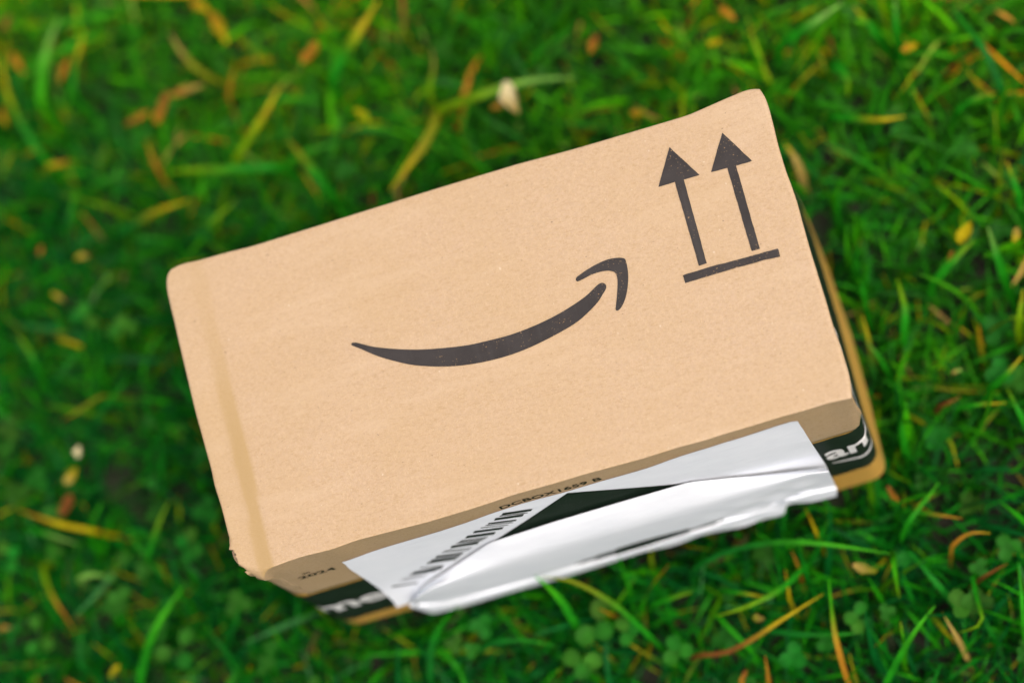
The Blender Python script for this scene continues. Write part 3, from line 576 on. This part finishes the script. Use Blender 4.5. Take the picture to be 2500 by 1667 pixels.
print_top('up_arrow', wob(ARROW_A, .07)); print_top('up_arrow', wob(ARROW_B, .07)); print_top('arrow_base_bar', wob([(x, y + (.15 if y > 59 else -.15)) for x, y in ARROW_BAR], .1))

# --- lettering from the built-in font
def text_mesh(txt, bold=0.0, spacing=1.0):
    cu = bpy.data.curves.new('t', 'FONT'); cu.body = txt; cu.offset = bold; cu.resolution_u = 4; cu.space_character = spacing
    ob = bpy.data.objects.new('t', cu); COL.objects.link(ob)
    dg = bpy.context.evaluated_depsgraph_get(); me = bpy.data.meshes.new_from_object(ob.evaluated_get(dg))
    bm = bmesh.new(); bm.from_mesh(me); bmesh.ops.triangulate(bm, faces=bm.faces[:])
    for _ in range(1): bmesh.ops.subdivide_edges(bm, edges=[e for e in bm.edges if e.calc_length() > .12], cuts=1); bmesh.ops.triangulate(bm, faces=bm.faces[:])
    vs = [(v.co.x, v.co.y) for v in bm.verts]; fs = [tuple(v.index for v in f.verts) for f in bm.faces]
    bm.free(); bpy.data.objects.remove(ob); bpy.data.curves.remove(cu); bpy.data.meshes.remove(me)
    a = np.array(vs); mn, mx = a.min(0), a.max(0)
    return (a - mn) / (mx - mn), fs
def flap_text(name, txt, x0, x1, z0, z1, bold=.012, sl=0.0):
    a, fs = text_mesh(txt, bold)
    vs = []
    for u, v in a:
        x = x0 + (x1 - x0) * u; z = z0 + (z1 - z0) * v + sl * (x - x0)
        vs.append((x, front_y(x, z) - .1 - .14, z))
    return bpart(name, vs, fs, LABEL_INK_SHADE, FLAP, False)
flap_text('year_print', '2024', 16.6, 31.0, 101.2, 105.3, .02)
flap_text('code_print', 'DCBOX1659 B', 99.6, 137.5, 118.6, 122.5, .018)
flap_text('small_mark_print', '20', 19.6, 22.6, 107.2, 108.8, .03)

# --- kraft tape with a black printed band, wrapped round both corners
RT, RL = 5.5, 8.0
X0, X1, Y0 = 1.2, WID - 1.2, 1.2
def tape_point(s, off=0.0):
    """s = mm along the tape, 0 at the left end of the flat front; returns x, y and the outward normal"""
    flat = X1 - RT - (X0 + RL); aR = RT * math.pi / 2; aL = RL * math.pi / 2
    if 0 <= s <= flat: x, y, nx, ny = X0 + RL + s, Y0, 0, -1
    elif s > flat:
        q = s - flat
        if q < aR: a = -math.pi / 2 + q / RT; x, y = X1 - RT + RT * math.cos(a), Y0 + RT + RT * math.sin(a); nx, ny = math.cos(a), math.sin(a)
        else: x, y, nx, ny = X1, Y0 + RT + q - aR, 1, 0
    else:
        q = -s
        if q < aL: a = -math.pi / 2 - q / RL; x, y = X0 + RL + RL * math.cos(a), Y0 + RL + RL * math.sin(a); nx, ny = math.cos(a), math.sin(a)
        else: x, y, nx, ny = X0, Y0 + RL + q - aL, -1, 0
    return x, y, nx, ny
def tape_xyz(s, z, lift):
    x, y, nx, ny = tape_point(s)
    b_ = math.sin(math.pi * z / H)
    x += .6 * b_ * (1 if x > WID / 2 else -1) * math.sin(math.pi * min(max(y / DEP, 0), 1))
    x += flare(x, y, z)
    return (x + nx * lift, y + ny * lift, z)
S0, S1 = -(RL * math.pi / 2 + 45), (X1 - RT - X0 - RL) + RT * math.pi / 2 + 104
def band(name, f_lo, f_hi, lift, mat, parent, n=170, nz=6):
    vs = []
    for k in range(nz + 1):
        for i in range(n + 1):
            s = S0 + (S1 - S0) * i / n
            x = s + X0 + RL
            lo, hi = f_lo(min(max(x, -10), 245)), f_hi(min(max(x, -10), 245))
            vs.append(tape_xyz(s, lo + (hi - lo) * k / nz, lift))
    return bpart(name, vs, [f for f in grid_faces(n + 1, nz + 1)], mat, parent)
TAPE = band('tape_and_golden_strip', z_tbot, z_flap, .30, KRAFT_TAPE_SHADE, box, 170, 34)
def ragged(f, amp, seed):
    ph = [random.Random(seed + i).uniform(0, 6.28) for i in range(4)]
    return lambda x: f(x) + amp * (math.sin(x * .31 + ph[0]) + .7 * math.sin(x * .83 + ph[1]) + .4 * math.sin(x * 2.1 + ph[2]))
BAND = band('black_band', ragged(z_bbot, .25, 3), ragged(z_btop, .22, 9), .46, TAPE_INK, TAPE, 170, 24)
def tape_text(name, txt, s0, s1, zoff0, zoff1, bold=.03):
    a, fs = text_mesh(txt, bold)
    vs = []
    for u, v in a:
        s = s0 + (s1 - s0) * u; zf = z_flap(s + X0 + RL)
        vs.append(tape_xyz(s, zf + zoff0 + (zoff1 - zoff0) * v, .66))
    return bpart(name, vs, fs, WHITE, TAPE, False)
sR = X1 - RT - X0 - RL
tape_text('lettering', 'prime', -33, 22.8, -46.5, -25, .03)
tape_text('lettering', 'amazon', 202.8, 262, -34.3, -21.8, .024)
# the curved smile under the lettering
vs, fs = [], []
for i in range(33):
    t = i / 32; s = 204 + 40 * t
    zc = z_flap(s + X0 + RL) - 40.0 - 4.5 * math.sin(math.pi * t); wd = .4 + 1.1 * math.sin(math.pi * min(1, t * 1.0)) ** .8
    vs += [tape_xyz(s, zc - wd, .66), tape_xyz(s, zc + wd, .66)]
    if i: fs.append((2 * i - 2, 2 * i, 2 * i + 1, 2 * i - 1))
bpart('lettering_swoosh', vs, fs, WHITE, TAPE, False)

# --- shipping label: the upper part sticks to the flap, the lower part has come loose and bulges out
def sheet_y(x, z):
    # lower left part lifts away from the box; lower edge loosens everywhere
    return front_y(x, z) - .45 - 4.0 * sst((60 - z) / 45) * sst((75 - x) / 45)
def label_sheet():
    nu, nv = 60, 34
    tp = resample(SHEET_TOP, nu); vs = []
    lz = sorted(SHEET_LEFT, key=lambda q: q[1]); 
    for k in range(nv + 1):
        t = k / nv
        for i in range(nu):
            u = i / (nu - 1); x, z = tp[i]
            zb = 30 + 16 * u
            z2 = z + (zb - z) * t
            xl = float(np.interp(z2, [q[1] for q in lz], [q[0] for q in lz])); xr = float(np.interp(z2, [40, 53, 90, 119], [210.5, 210.9, 210.3, 209.8]))
            x2 = (xl + (xr - xl) * u) * sst(t * 6) + x * (1 - sst(t * 6))
            vs.append((x2, sheet_y(x2, z2), z2))
    o = bpart('shipping_label', vs, [f[::-1] for f in grid_faces(nu, nv + 1)], PAPER)
    return o
LABEL = label_sheet()
def label_patch(name, polys, mat, lift=.18):
    vs, fs = [], []
    for p in polys:
        bm = bmesh.new(); bv = [bm.verts.new((x, 0, z)) for x, z in p]
        for f in poly_faces(p):
            try: bm.faces.new([bv[i] for i in f])
            except ValueError: pass
        if name.startswith('dark'): 
            for _ in range(3): bmesh.ops.subdivide_edges(bm, edges=bm.edges[:], cuts=1, use_grid_fill=True)
        bm.verts.index_update(); b0 = len(vs)
        vs += [(v.co.x, sheet_y(v.co.x, v.co.z) - lift, v.co.z) for v in bm.verts]
        fs += [tuple(b0 + v.index for v in f.verts) for f in bm.faces]; bm.free()
    return bpart(name, vs, fs, mat, LABEL, False)
def stripe(pts, w):
    p = resample(pts, 30); d = np.gradient(p, axis=0); n = np.stack([-d[:, 1], d[:, 0]], 1); n /= np.linalg.norm(n, axis=1)[:, None]
    return [[tuple(p[i] + n[i] * w), tuple(p[i + 1] + n[i + 1] * w), tuple(p[i + 1] - n[i + 1] * w), tuple(p[i] - n[i] * w)] for i in range(29)]
label_patch('dark_gap_triangle', [DARK_TRIANGLE], LABEL_INK_SHADE)  # flat black patch standing in for the dark gap above the fold
label_patch('gap_shadow_line', stripe(GAP_SHADE_L, .55) , LABEL_INK_SHADE)  # shadow of the gap along the fold edge, painted as thin black lines
label_patch('gap_shadow_line', stripe(GAP_SHADE_R, .55), LABEL_INK_SHADE)
for bq in BARCODE: label_patch('barcode_bar', [bq], LABEL_INK_SHADE)

def label_fold():
    nu = 90
    R_ = [smooth_line(resample(r, nu), 1) for r in LABEL_ROWS]
    R_ = np.array(R_)                                    # rows, nu, 3
    nv = 40; vs = []
    T = np.linspace(0, len(R_) - 1, nv)
    for t in T:
        i = min(int(t), len(R_) - 2); u = t - i
        p0, p1, p2, p3 = R_[max(i - 1, 0)], R_[i], R_[i + 1], R_[min(i + 2, len(R_) - 1)]
        q = .5 * ((2 * p1) + (-p0 + p2) * u + (2 * p0 - 5 * p1 + 4 * p2 - p3) * u * u + (-p0 + 3 * p1 - 3 * p2 + p3) * u ** 3)
        for j in range(nu):
            # creases in the crumpled right end
            k = sst((j / nu - .55) / .25) * sst((.97 - j / nu) / .06) * sst((t - 2.6) / 1.2)
            a = .45 * k * (math.sin(j * .33 + t * 3.1) + .6 * math.sin(j * .61 - t * 4.7))
            vs.append((q[j, 0], q[j, 1] - a, q[j, 2] + .5 * a))
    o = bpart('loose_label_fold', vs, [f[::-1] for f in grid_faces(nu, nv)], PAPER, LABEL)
    o.data.materials.append(LABEL_INK_SHADE)
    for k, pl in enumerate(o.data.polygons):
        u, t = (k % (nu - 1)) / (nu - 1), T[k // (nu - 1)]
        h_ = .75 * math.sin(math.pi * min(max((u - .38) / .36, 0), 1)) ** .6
        if abs(t - 4.75) < h_: pl.material_index = 1  # black strip in the fold valley: print and crease shade in one colour
    return o
FOLDL = label_fold()
TAPEV = None

# ------------------------------------------------------------------ plants
PAL = {'dark_green': (.004, .105, .008), 'green': (.010, .19, .004), 'bright_green': (.038, .30, .002), 'pale_green': (.15, .33, .05), 'yellow_green': (.13, .26, .001),
       'olive': (.17, .19, .006), 'yellow': (.40, .31, .003), 'orange': (.34, .155, .010), 'tan': (.36, .25, .06), 'brown': (.17, .06, .012), 'cream': (.80, .68, .38)}

def blade_object(label, c0, c1, wid, pts, root=True):
    p = np.array(pts, float)
    r = random.Random(label)
    # the blade goes on down to its root in the soil
    d = p[0] - p[1]; d[2] = 0; d /= max(np.linalg.norm(d), 1e-6)
    if c1 in ('orange', 'brown', 'tan') or c0 in ('orange', 'brown'): wid *= .8
    rootp = p[0] + d * 7 + np.array((r.uniform(-3, 3), r.uniform(-3, 3), 0)); rootp[2] = GZ - 1
    inside = -4 < rootp[0] < WID + 4 and -4 < rootp[1] < DEP + 4
    if inside: rootp[:2] = p[0][:2]; rootp[2] = min(p[0][2], -2) - 3
    full = np.vstack([rootp, p]); n = 18
    c = resample(full, n * 3); c = smooth_line(c, 6); c = resample(c, n)
    tan = np.gradient(c, axis=0); tan /= np.linalg.norm(tan, axis=1)[:, None]
    upv = np.array((r.uniform(-.3, .3), r.uniform(-.6, .0), 1.0))
    side = np.cross(tan, upv); side /= np.linalg.norm(side, axis=1)[:, None] + 1e-9
    nor = np.cross(side, tan)
    vs, cols, fs = [], [], []
    A, B_ = np.array(PAL[c0]), np.array(PAL[c1])
    t0 = np.linalg.norm(p[0] - rootp) / max(np.linalg.norm(np.diff(full, axis=0), axis=1).sum(), 1e-6)
    tw = r.uniform(-.5, .5)
    for i in range(n):
        t = i / (n - 1); w = wid * .6 * min(1, .55 + 1.8 * t) * max(.06, min(1, (1 - t) * 3.2)) ** .7
        a = tw * (t - .5); s_ = side[i] * math.cos(a) + nor[i] * math.sin(a)
        vs += [tuple(c[i] - s_ * w), tuple(c[i] - nor[i] * w * .28), tuple(c[i] + s_ * w)]
        k = sst((t - t0 - .15) / max(.75 - t0, .2)); col = A * (1 - k) + B_ * k
        cols += [col * .95, col * 1.1, col * .95]
        if i: b0 = 3 * i - 3; fs += [(b0, b0 + 1, b0 + 4, b0 + 3), (b0 + 1, b0 + 2, b0 + 5, b0 + 4)]
    o = mesh_obj('grass_blade', vs, fs, GRASS if c1 not in ('orange', 'brown', 'tan') else DRY)
    set_tint(o.data, np.array(cols))
    tag(o, label, 'grass blade', 'single grass blades standing out of the lawn')
for row in BLADES: blade_object(*row)

def leaflet(c, rad, ang, tilt, r):
    """heart shaped leaflet folded along its midrib; returns verts, faces"""
    vs = [(0, 0, 0)]; n = 12
    for i in range(n):
        a = 2 * math.pi * i / n
        rr = rad * (1 - .16 * math.exp(-(min(a, 2 * math.pi - a) / .35) ** 2)) * (1 - .22 * math.exp(-((a - math.pi) / .8) ** 2) * -1 * .3)
        x, y = rr * math.cos(a) * 1.02, rr * math.sin(a) * .92
        vs.append((x, y, abs(y) * .28 + .04 * rr * math.sin(3 * a)))
    ca, sa = math.cos(ang), math.sin(ang)
    out = []
    for x, y, z in vs:
        x2, z2 = x * math.cos(tilt) + z * math.sin(tilt), -x * math.sin(tilt) + z * math.cos(tilt)
        out.append((c[0] + x2 * ca - y * sa, c[1] + x2 * sa + y * ca, c[2] + z2))
    return out, [(0, i + 1, (i + 1) % n + 1) for i in range(n)]
def clover_plant(label, rad, pts):
    r = random.Random(label)
    ctr = np.mean(np.array(pts), 0)
    e = bpy.data.objects.new('clover_plant', None); COL.objects.link(e); e.location = (ctr[0] * MM, ctr[1] * MM, GZ * MM); e.empty_display_size = .01
    tag(e, label, 'clover', 'clover plants standing out of the lawn')
    inv = Matrix.Translation(e.location).inverted()
    hub = ctr + np.array((0, 0, -2.0))
    for p in pts:
        d = np.array(p) - ctr; ang = math.atan2(d[1], d[0])
        v, f = leaflet(p, rad, ang, r.uniform(-.3, .1), r)
        o = mesh_obj('leaflet', v, f, CLOVER, e); o.matrix_parent_inverse = inv
        g = np.array((.006, .115, .008)) * r.uniform(.85, 1.35) + np.array((r.uniform(0, .03), 0, 0))
        cols = np.tile(g, (len(v), 1)); cols[0] *= 1.25; set_tint(o.data, cols)
    # stem and three little stalks in one piece
    vs, fs = [], []
    def tube(a, b_, w):
        a, b_ = np.array(a, float), np.array(b_, float); d = b_ - a; d /= np.linalg.norm(d)
        s1 = np.cross(d, (0.3, .9, .1)); s1 /= np.linalg.norm(s1); s2 = np.cross(d, s1); k = len(vs)
        for q in (a, b_):
            for h_ in range(5): vs.append(tuple(q + w * (s1 * math.cos(h_ * 1.2566) + s2 * math.sin(h_ * 1.2566))))
        for h_ in range(5): fs.append((k + h_, k + (h_ + 1) % 5, k + 5 + (h_ + 1) % 5, k + 5 + h_))
    tube((hub[0] + 3, hub[1] - 4, GZ - 1), hub, .5)
    for p in pts:
        d = np.array(p) - ctr; L_ = np.linalg.norm(d[:2]); tube(hub, np.array(p) - d / max(L_, 1e-6) * min(rad * .8, L_), .35)
    o = mesh_obj('stem', vs, fs, CLOVER, e); o.matrix_parent_inverse = inv; set_tint(o.data, np.tile(np.array((.05, .14, .02)), (len(vs), 1)))
for row in CLOVERS: clover_plant(*row)

def fallen_leaf(label, c0, c1, wid, ends):
    r = random.Random(label); a, b_ = [np.array(q) for q in ends]
    ax = b_ - a; L_ = np.linalg.norm(ax[:2]); ax /= np.linalg.norm(ax); sd = np.array((-ax[1], ax[0], 0))
    n, m_ = 13, 7; vs, cols = [], []
    curl = r.uniform(.15, .5); bend = r.uniform(-.12, .2); ph = [r.uniform(0, 6) for _ in range(4)]
    A, B_ = np.array(PAL[c0]), np.array(PAL[c1])
    for i in range(n):
        t = i / (n - 1); w = wid / 2 * (math.sin(math.pi * (.04 + .92 * t) ** .85)) ** .75 * (1 + .14 * math.sin(9 * t + ph[0]))
        for j in range(m_):
            s = j / (m_ - 1) * 2 - 1
            q = a + (b_ - a) * t + sd * (s * w * (1 + .1 * math.sin(13 * t + ph[1] * (1 if s > 0 else 2))) + .06 * L_ * math.sin(math.pi * t + ph[2]))
            q = q + np.array((0, 0, curl * s * s * w * .9 + bend * L_ * math.sin(math.pi * t) + .25 * math.sin(8 * t + 3 * s + ph[3])))
            vs.append(tuple(q)); k = sst(t + .25 * math.sin(5 * s + ph[0]))
            cols.append((A * (1 - k) + B_ * k) * (1.15 if j == m_ // 2 else 1) * r.uniform(.85, 1.1))
    o = mesh_obj('fallen_leaf', vs, grid_faces(m_, n), DRY); set_tint(o.data, np.array(cols))
    tag(o, label, 'leaf', 'dry leaves and petals lying on the grass')
for row in LEAVES: fallen_leaf(*row)

# ------------------------------------------------------------------ the lawn itself: uncountable blades
def lawn():
    V, F, Cc = [], [], []; off = 0
    def ring(n, r0, r1, lmin, lmax, wmin, wmax, K, dead=0.0, flat=0.0):
        nonlocal off
        a = RNG.uniform(0, 2 * np.pi, n); r = np.sqrt(RNG.uniform(r0 ** 2, r1 ** 2, n))
        x, y = 100 + r * np.cos(a), 110 + r * np.sin(a)
        # tufts: blades gather in clumps
        cl = max(n // 9, 1); cx = RNG.integers(0, cl, n); px, py = x[:cl][cx], y[:cl][cx]; k = RNG.uniform(0, 1, n) < .6
        x = np.where(k, px + RNG.normal(0, 6, n), x); y = np.where(k, py + RNG.normal(0, 6, n), y)
        phi = RNG.uniform(0, 2 * np.pi, n)
        L = RNG.uniform(lmin, lmax, n); wd = RNG.uniform(wmin, wmax, n)
        e0 = np.radians(RNG.uniform(40, 86, n)); curl = RNG.uniform(.1, 1.0, n) ** 1.2 * RNG.uniform(.6, 2.4, n)
        if flat: e0 = np.radians(RNG.uniform(-4, 22, n)); curl = RNG.uniform(-.2, .5, n)
        tw = RNG.normal(0, .35, n); z0 = np.full(n, GZ) if not flat else RNG.uniform(GZ + 1, -8, n)
        P = np.zeros((n, K, 3)); P[:, 0] = np.stack([x, y, z0], 1)
        el, ph = e0.copy(), phi.copy()
        for i in range(1, K):
            st = L / (K - 1)
            P[:, i, 0] = P[:, i - 1, 0] + st * np.cos(el) * np.cos(ph); P[:, i, 1] = P[:, i - 1, 1] + st * np.cos(el) * np.sin(ph); P[:, i, 2] = P[:, i - 1, 2] + st * np.sin(el)
            el = el - curl * (.5 + i / K) / (K - 1) * 1.5; ph = ph + tw / (K - 1)
        near = (r0 < 500)
        ok = ~(((P[:, :, 0] > -2) & (P[:, :, 0] < WID + 4) & (P[:, :, 1] > -1.5) & (P[:, :, 1] < DEP + 1.5) & (P[:, :, 2] > -1.0)).any(1))
        ok &= ~((x > 4) & (x < WID - 4) & (y > 4) & (y < DEP - 4) & (flat == 0))
        if flat: pass
        P, wd, phi, e0 = P[ok], wd[ok], phi[ok], e0[ok]; n = len(P)
        t = np.linspace(0, 1, K)
        wp = np.minimum(1, .6 + 1.4 * t) * np.maximum(.08, np.minimum(1, (1 - t) * 2.6)) ** .8
        tang = np.gradient(P, axis=1); tang /= np.linalg.norm(tang, axis=2)[:, :, None]
        upv = np.stack([RNG.normal(0, .5, n), RNG.normal(0, .5, n), np.ones(n)], 1)[:, None, :]
        sd = np.cross(tang, np.broadcast_to(upv, tang.shape)); sd /= np.linalg.norm(sd, axis=2)[:, :, None] + 1e-9
        w2 = wd[:, None, None] / 2 * wp[None, :, None]
        q = np.stack([P - sd * w2, P + sd * w2], 2).reshape(n, K * 2, 3)
        names = ['dark_green', 'green', 'bright_green', 'pale_green', 'yellow_green', 'olive', 'yellow', 'orange', 'tan', 'brown']
        pr = np.array([.36, .40, .17, .012, .045, .008, .004, .001, .001, .000]) if not dead else np.array([.1, .1, 0, 0, .02, .14, .04, .06, .24, .30])
        ci = RNG.choice(len(names), n, p=pr / pr.sum()); base = np.array([PAL[k_] for k_ in names])[ci] * RNG.uniform(.7, 1.3, (n, 1))
        xx, yy = P[:, 0, 0], P[:, 0, 1]
        pt = np.clip(.12 + ((xx - 100) * .5 + yy - 100) / 220 + .3 * np.sin(xx * .027 + 1.3) * np.sin(yy * .031 + .6), 0, 1)[:, None]   # yellower turf towards the far side, dimmer light at near left painted in
        base = base * np.array((.40, .76, 1.3)) * (1 - pt) + (base * np.array((1.9, 1.30, .8)) + np.array((.020, .014, 0))) * pt
        ti = RNG.choice(3, n, p=[.95, .042, .008]); tipc = np.array([[1, 1, 1], [.36, .28, .002], [.40, .17, .004]])[ti]
        cc = np.repeat(base[:, None, :], K, 1)
        kk = (np.clip((t - .6) / .3, 0, 1)[None, :, None]) * (ti > 0)[:, None, None]
        cc = cc * (1 - kk) + tipc[:, None, :] * kk
        # stem bases are paler and browner
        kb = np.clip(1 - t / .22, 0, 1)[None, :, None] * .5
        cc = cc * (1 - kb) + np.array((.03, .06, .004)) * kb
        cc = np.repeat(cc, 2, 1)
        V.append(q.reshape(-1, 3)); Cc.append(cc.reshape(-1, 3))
        b0 = off + np.arange(n)[:, None] * (2 * K); i = np.arange(K - 1)[None, :] * 2
        f = np.stack([b0 + i, b0 + i + 1, b0 + i + 3, b0 + i + 2], 2).reshape(-1, 4); F.append(f); off += n * 2 * K
    def fringe(n):
        nonlocal off
        K = 5; t = np.linspace(0, 1, K); r = random.Random(21)
        for q in range(n):
            sd = r.random(); g = r.uniform(3, 9)
            if sd < .5: x, y, out = r.uniform(-4, WID + 4), -g, (0, -1)
            elif sd < .75: x, y, out = -g, r.uniform(-5, DEP), (-1, 0)
            else: x, y, out = WID + 4 + g, r.uniform(-5, DEP), (1, 0)
            h_ = r.uniform(26, 44); lean = r.uniform(.0, 9); drift = r.uniform(-14, 14); w = r.uniform(.8, 1.7)
            px = x + out[0] * lean * t ** 2 + (drift * t ** 1.5 if out[0] == 0 else 0); py = y + out[1] * lean * t ** 2 + (drift * t ** 1.5 if out[1] == 0 else 0); pz = GZ + h_ * np.sin(t * 1.45) / math.sin(1.45)
            wp = w * np.maximum(.08, np.minimum(1, (1 - t) * 2.4)); a = r.uniform(-.7, .7)
            P0 = np.stack([px - wp * math.cos(a), py - wp * math.sin(a), pz], 1); P1 = np.stack([px + wp * math.cos(a), py + wp * math.sin(a), pz], 1)
            V.append(np.stack([P0, P1], 1).reshape(-1, 3))
            c = np.array(PAL[r.choice(['dark_green', 'green', 'green', 'bright_green'])]) * r.uniform(.7, 1.2); Cc.append(np.tile(c, (2 * K, 1)))
            i = np.arange(K - 1) * 2 + off; F.append(np.stack([i, i + 1, i + 3, i + 2], 1)); off += 2 * K
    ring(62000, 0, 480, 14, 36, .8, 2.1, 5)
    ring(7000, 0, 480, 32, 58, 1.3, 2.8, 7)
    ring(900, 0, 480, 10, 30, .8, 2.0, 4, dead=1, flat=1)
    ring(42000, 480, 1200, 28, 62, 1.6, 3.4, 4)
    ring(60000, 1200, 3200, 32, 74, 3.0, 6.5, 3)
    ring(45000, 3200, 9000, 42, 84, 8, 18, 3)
    # blades pushed up round the foot of the box
    fringe(150)
    V = np.concatenate(V) * MM; F = np.concatenate(F); Cc = np.concatenate(Cc)
    me = bpy.data.meshes.new('lawn_grass')
    me.vertices.add(len(V)); me.vertices.foreach_set('co', V.astype(np.float32).ravel())
    me.loops.add(F.size); me.loops.foreach_set('vertex_index', F.astype(np.int32).ravel())
    me.polygons.add(len(F)); me.polygons.foreach_set('loop_start', np.arange(0, F.size, 4, dtype=np.int32))
    me.polygons.foreach_set('use_smooth', np.ones(len(F), bool))
    me.update(calc_edges=True); set_tint(me, Cc); me.materials.append(GRASS)
    o = bpy.data.objects.new('lawn_grass', me); COL.objects.link(o)
    tag(o, 'dense green lawn grass around the box', 'grass', kind='stuff')
lawn()

def clover_cover():
    V, F, Cc = [], [], []
    r = random.Random(8)
    for k in range(2600):
        a = r.uniform(0, 6.283); d = 650 * math.sqrt(r.random()); x, y = 100 + d * math.cos(a), 110 + d * math.sin(a)
        if -12 < x < WID + 12 and -12 < y < DEP + 12: continue
        dens = .5 + .5 * math.sin(x * .031 + 1) * math.sin(y * .037 + 2) - .25 * (y > 150)
        if r.random() > dens: continue
        z = r.uniform(GZ + 14, 2); rad = r.uniform(1.8, 3.6); a0 = r.uniform(0, 6.28)
        g = np.array((.006, .105, .008)) * r.uniform(.7, 1.3) + np.array((r.uniform(0, .02), 0, 0))
        for q in range(3):
            an = a0 + q * 2.094; v, f = leaflet((x + rad * .95 * math.cos(an), y + rad * .95 * math.sin(an), z), rad, an, r.uniform(-.35, .2), r)
            b0 = len(V); V += v; F += [tuple(b0 + i for i in t) for t in f]; Cc += [g * 1.2] + [g] * 12
    o = mesh_obj('clover_cover', V, F, CLOVER); set_tint(o.data, np.array(Cc))
    tag(o, 'low clover leaves scattered through the lawn', 'clover', kind='stuff')
clover_cover()
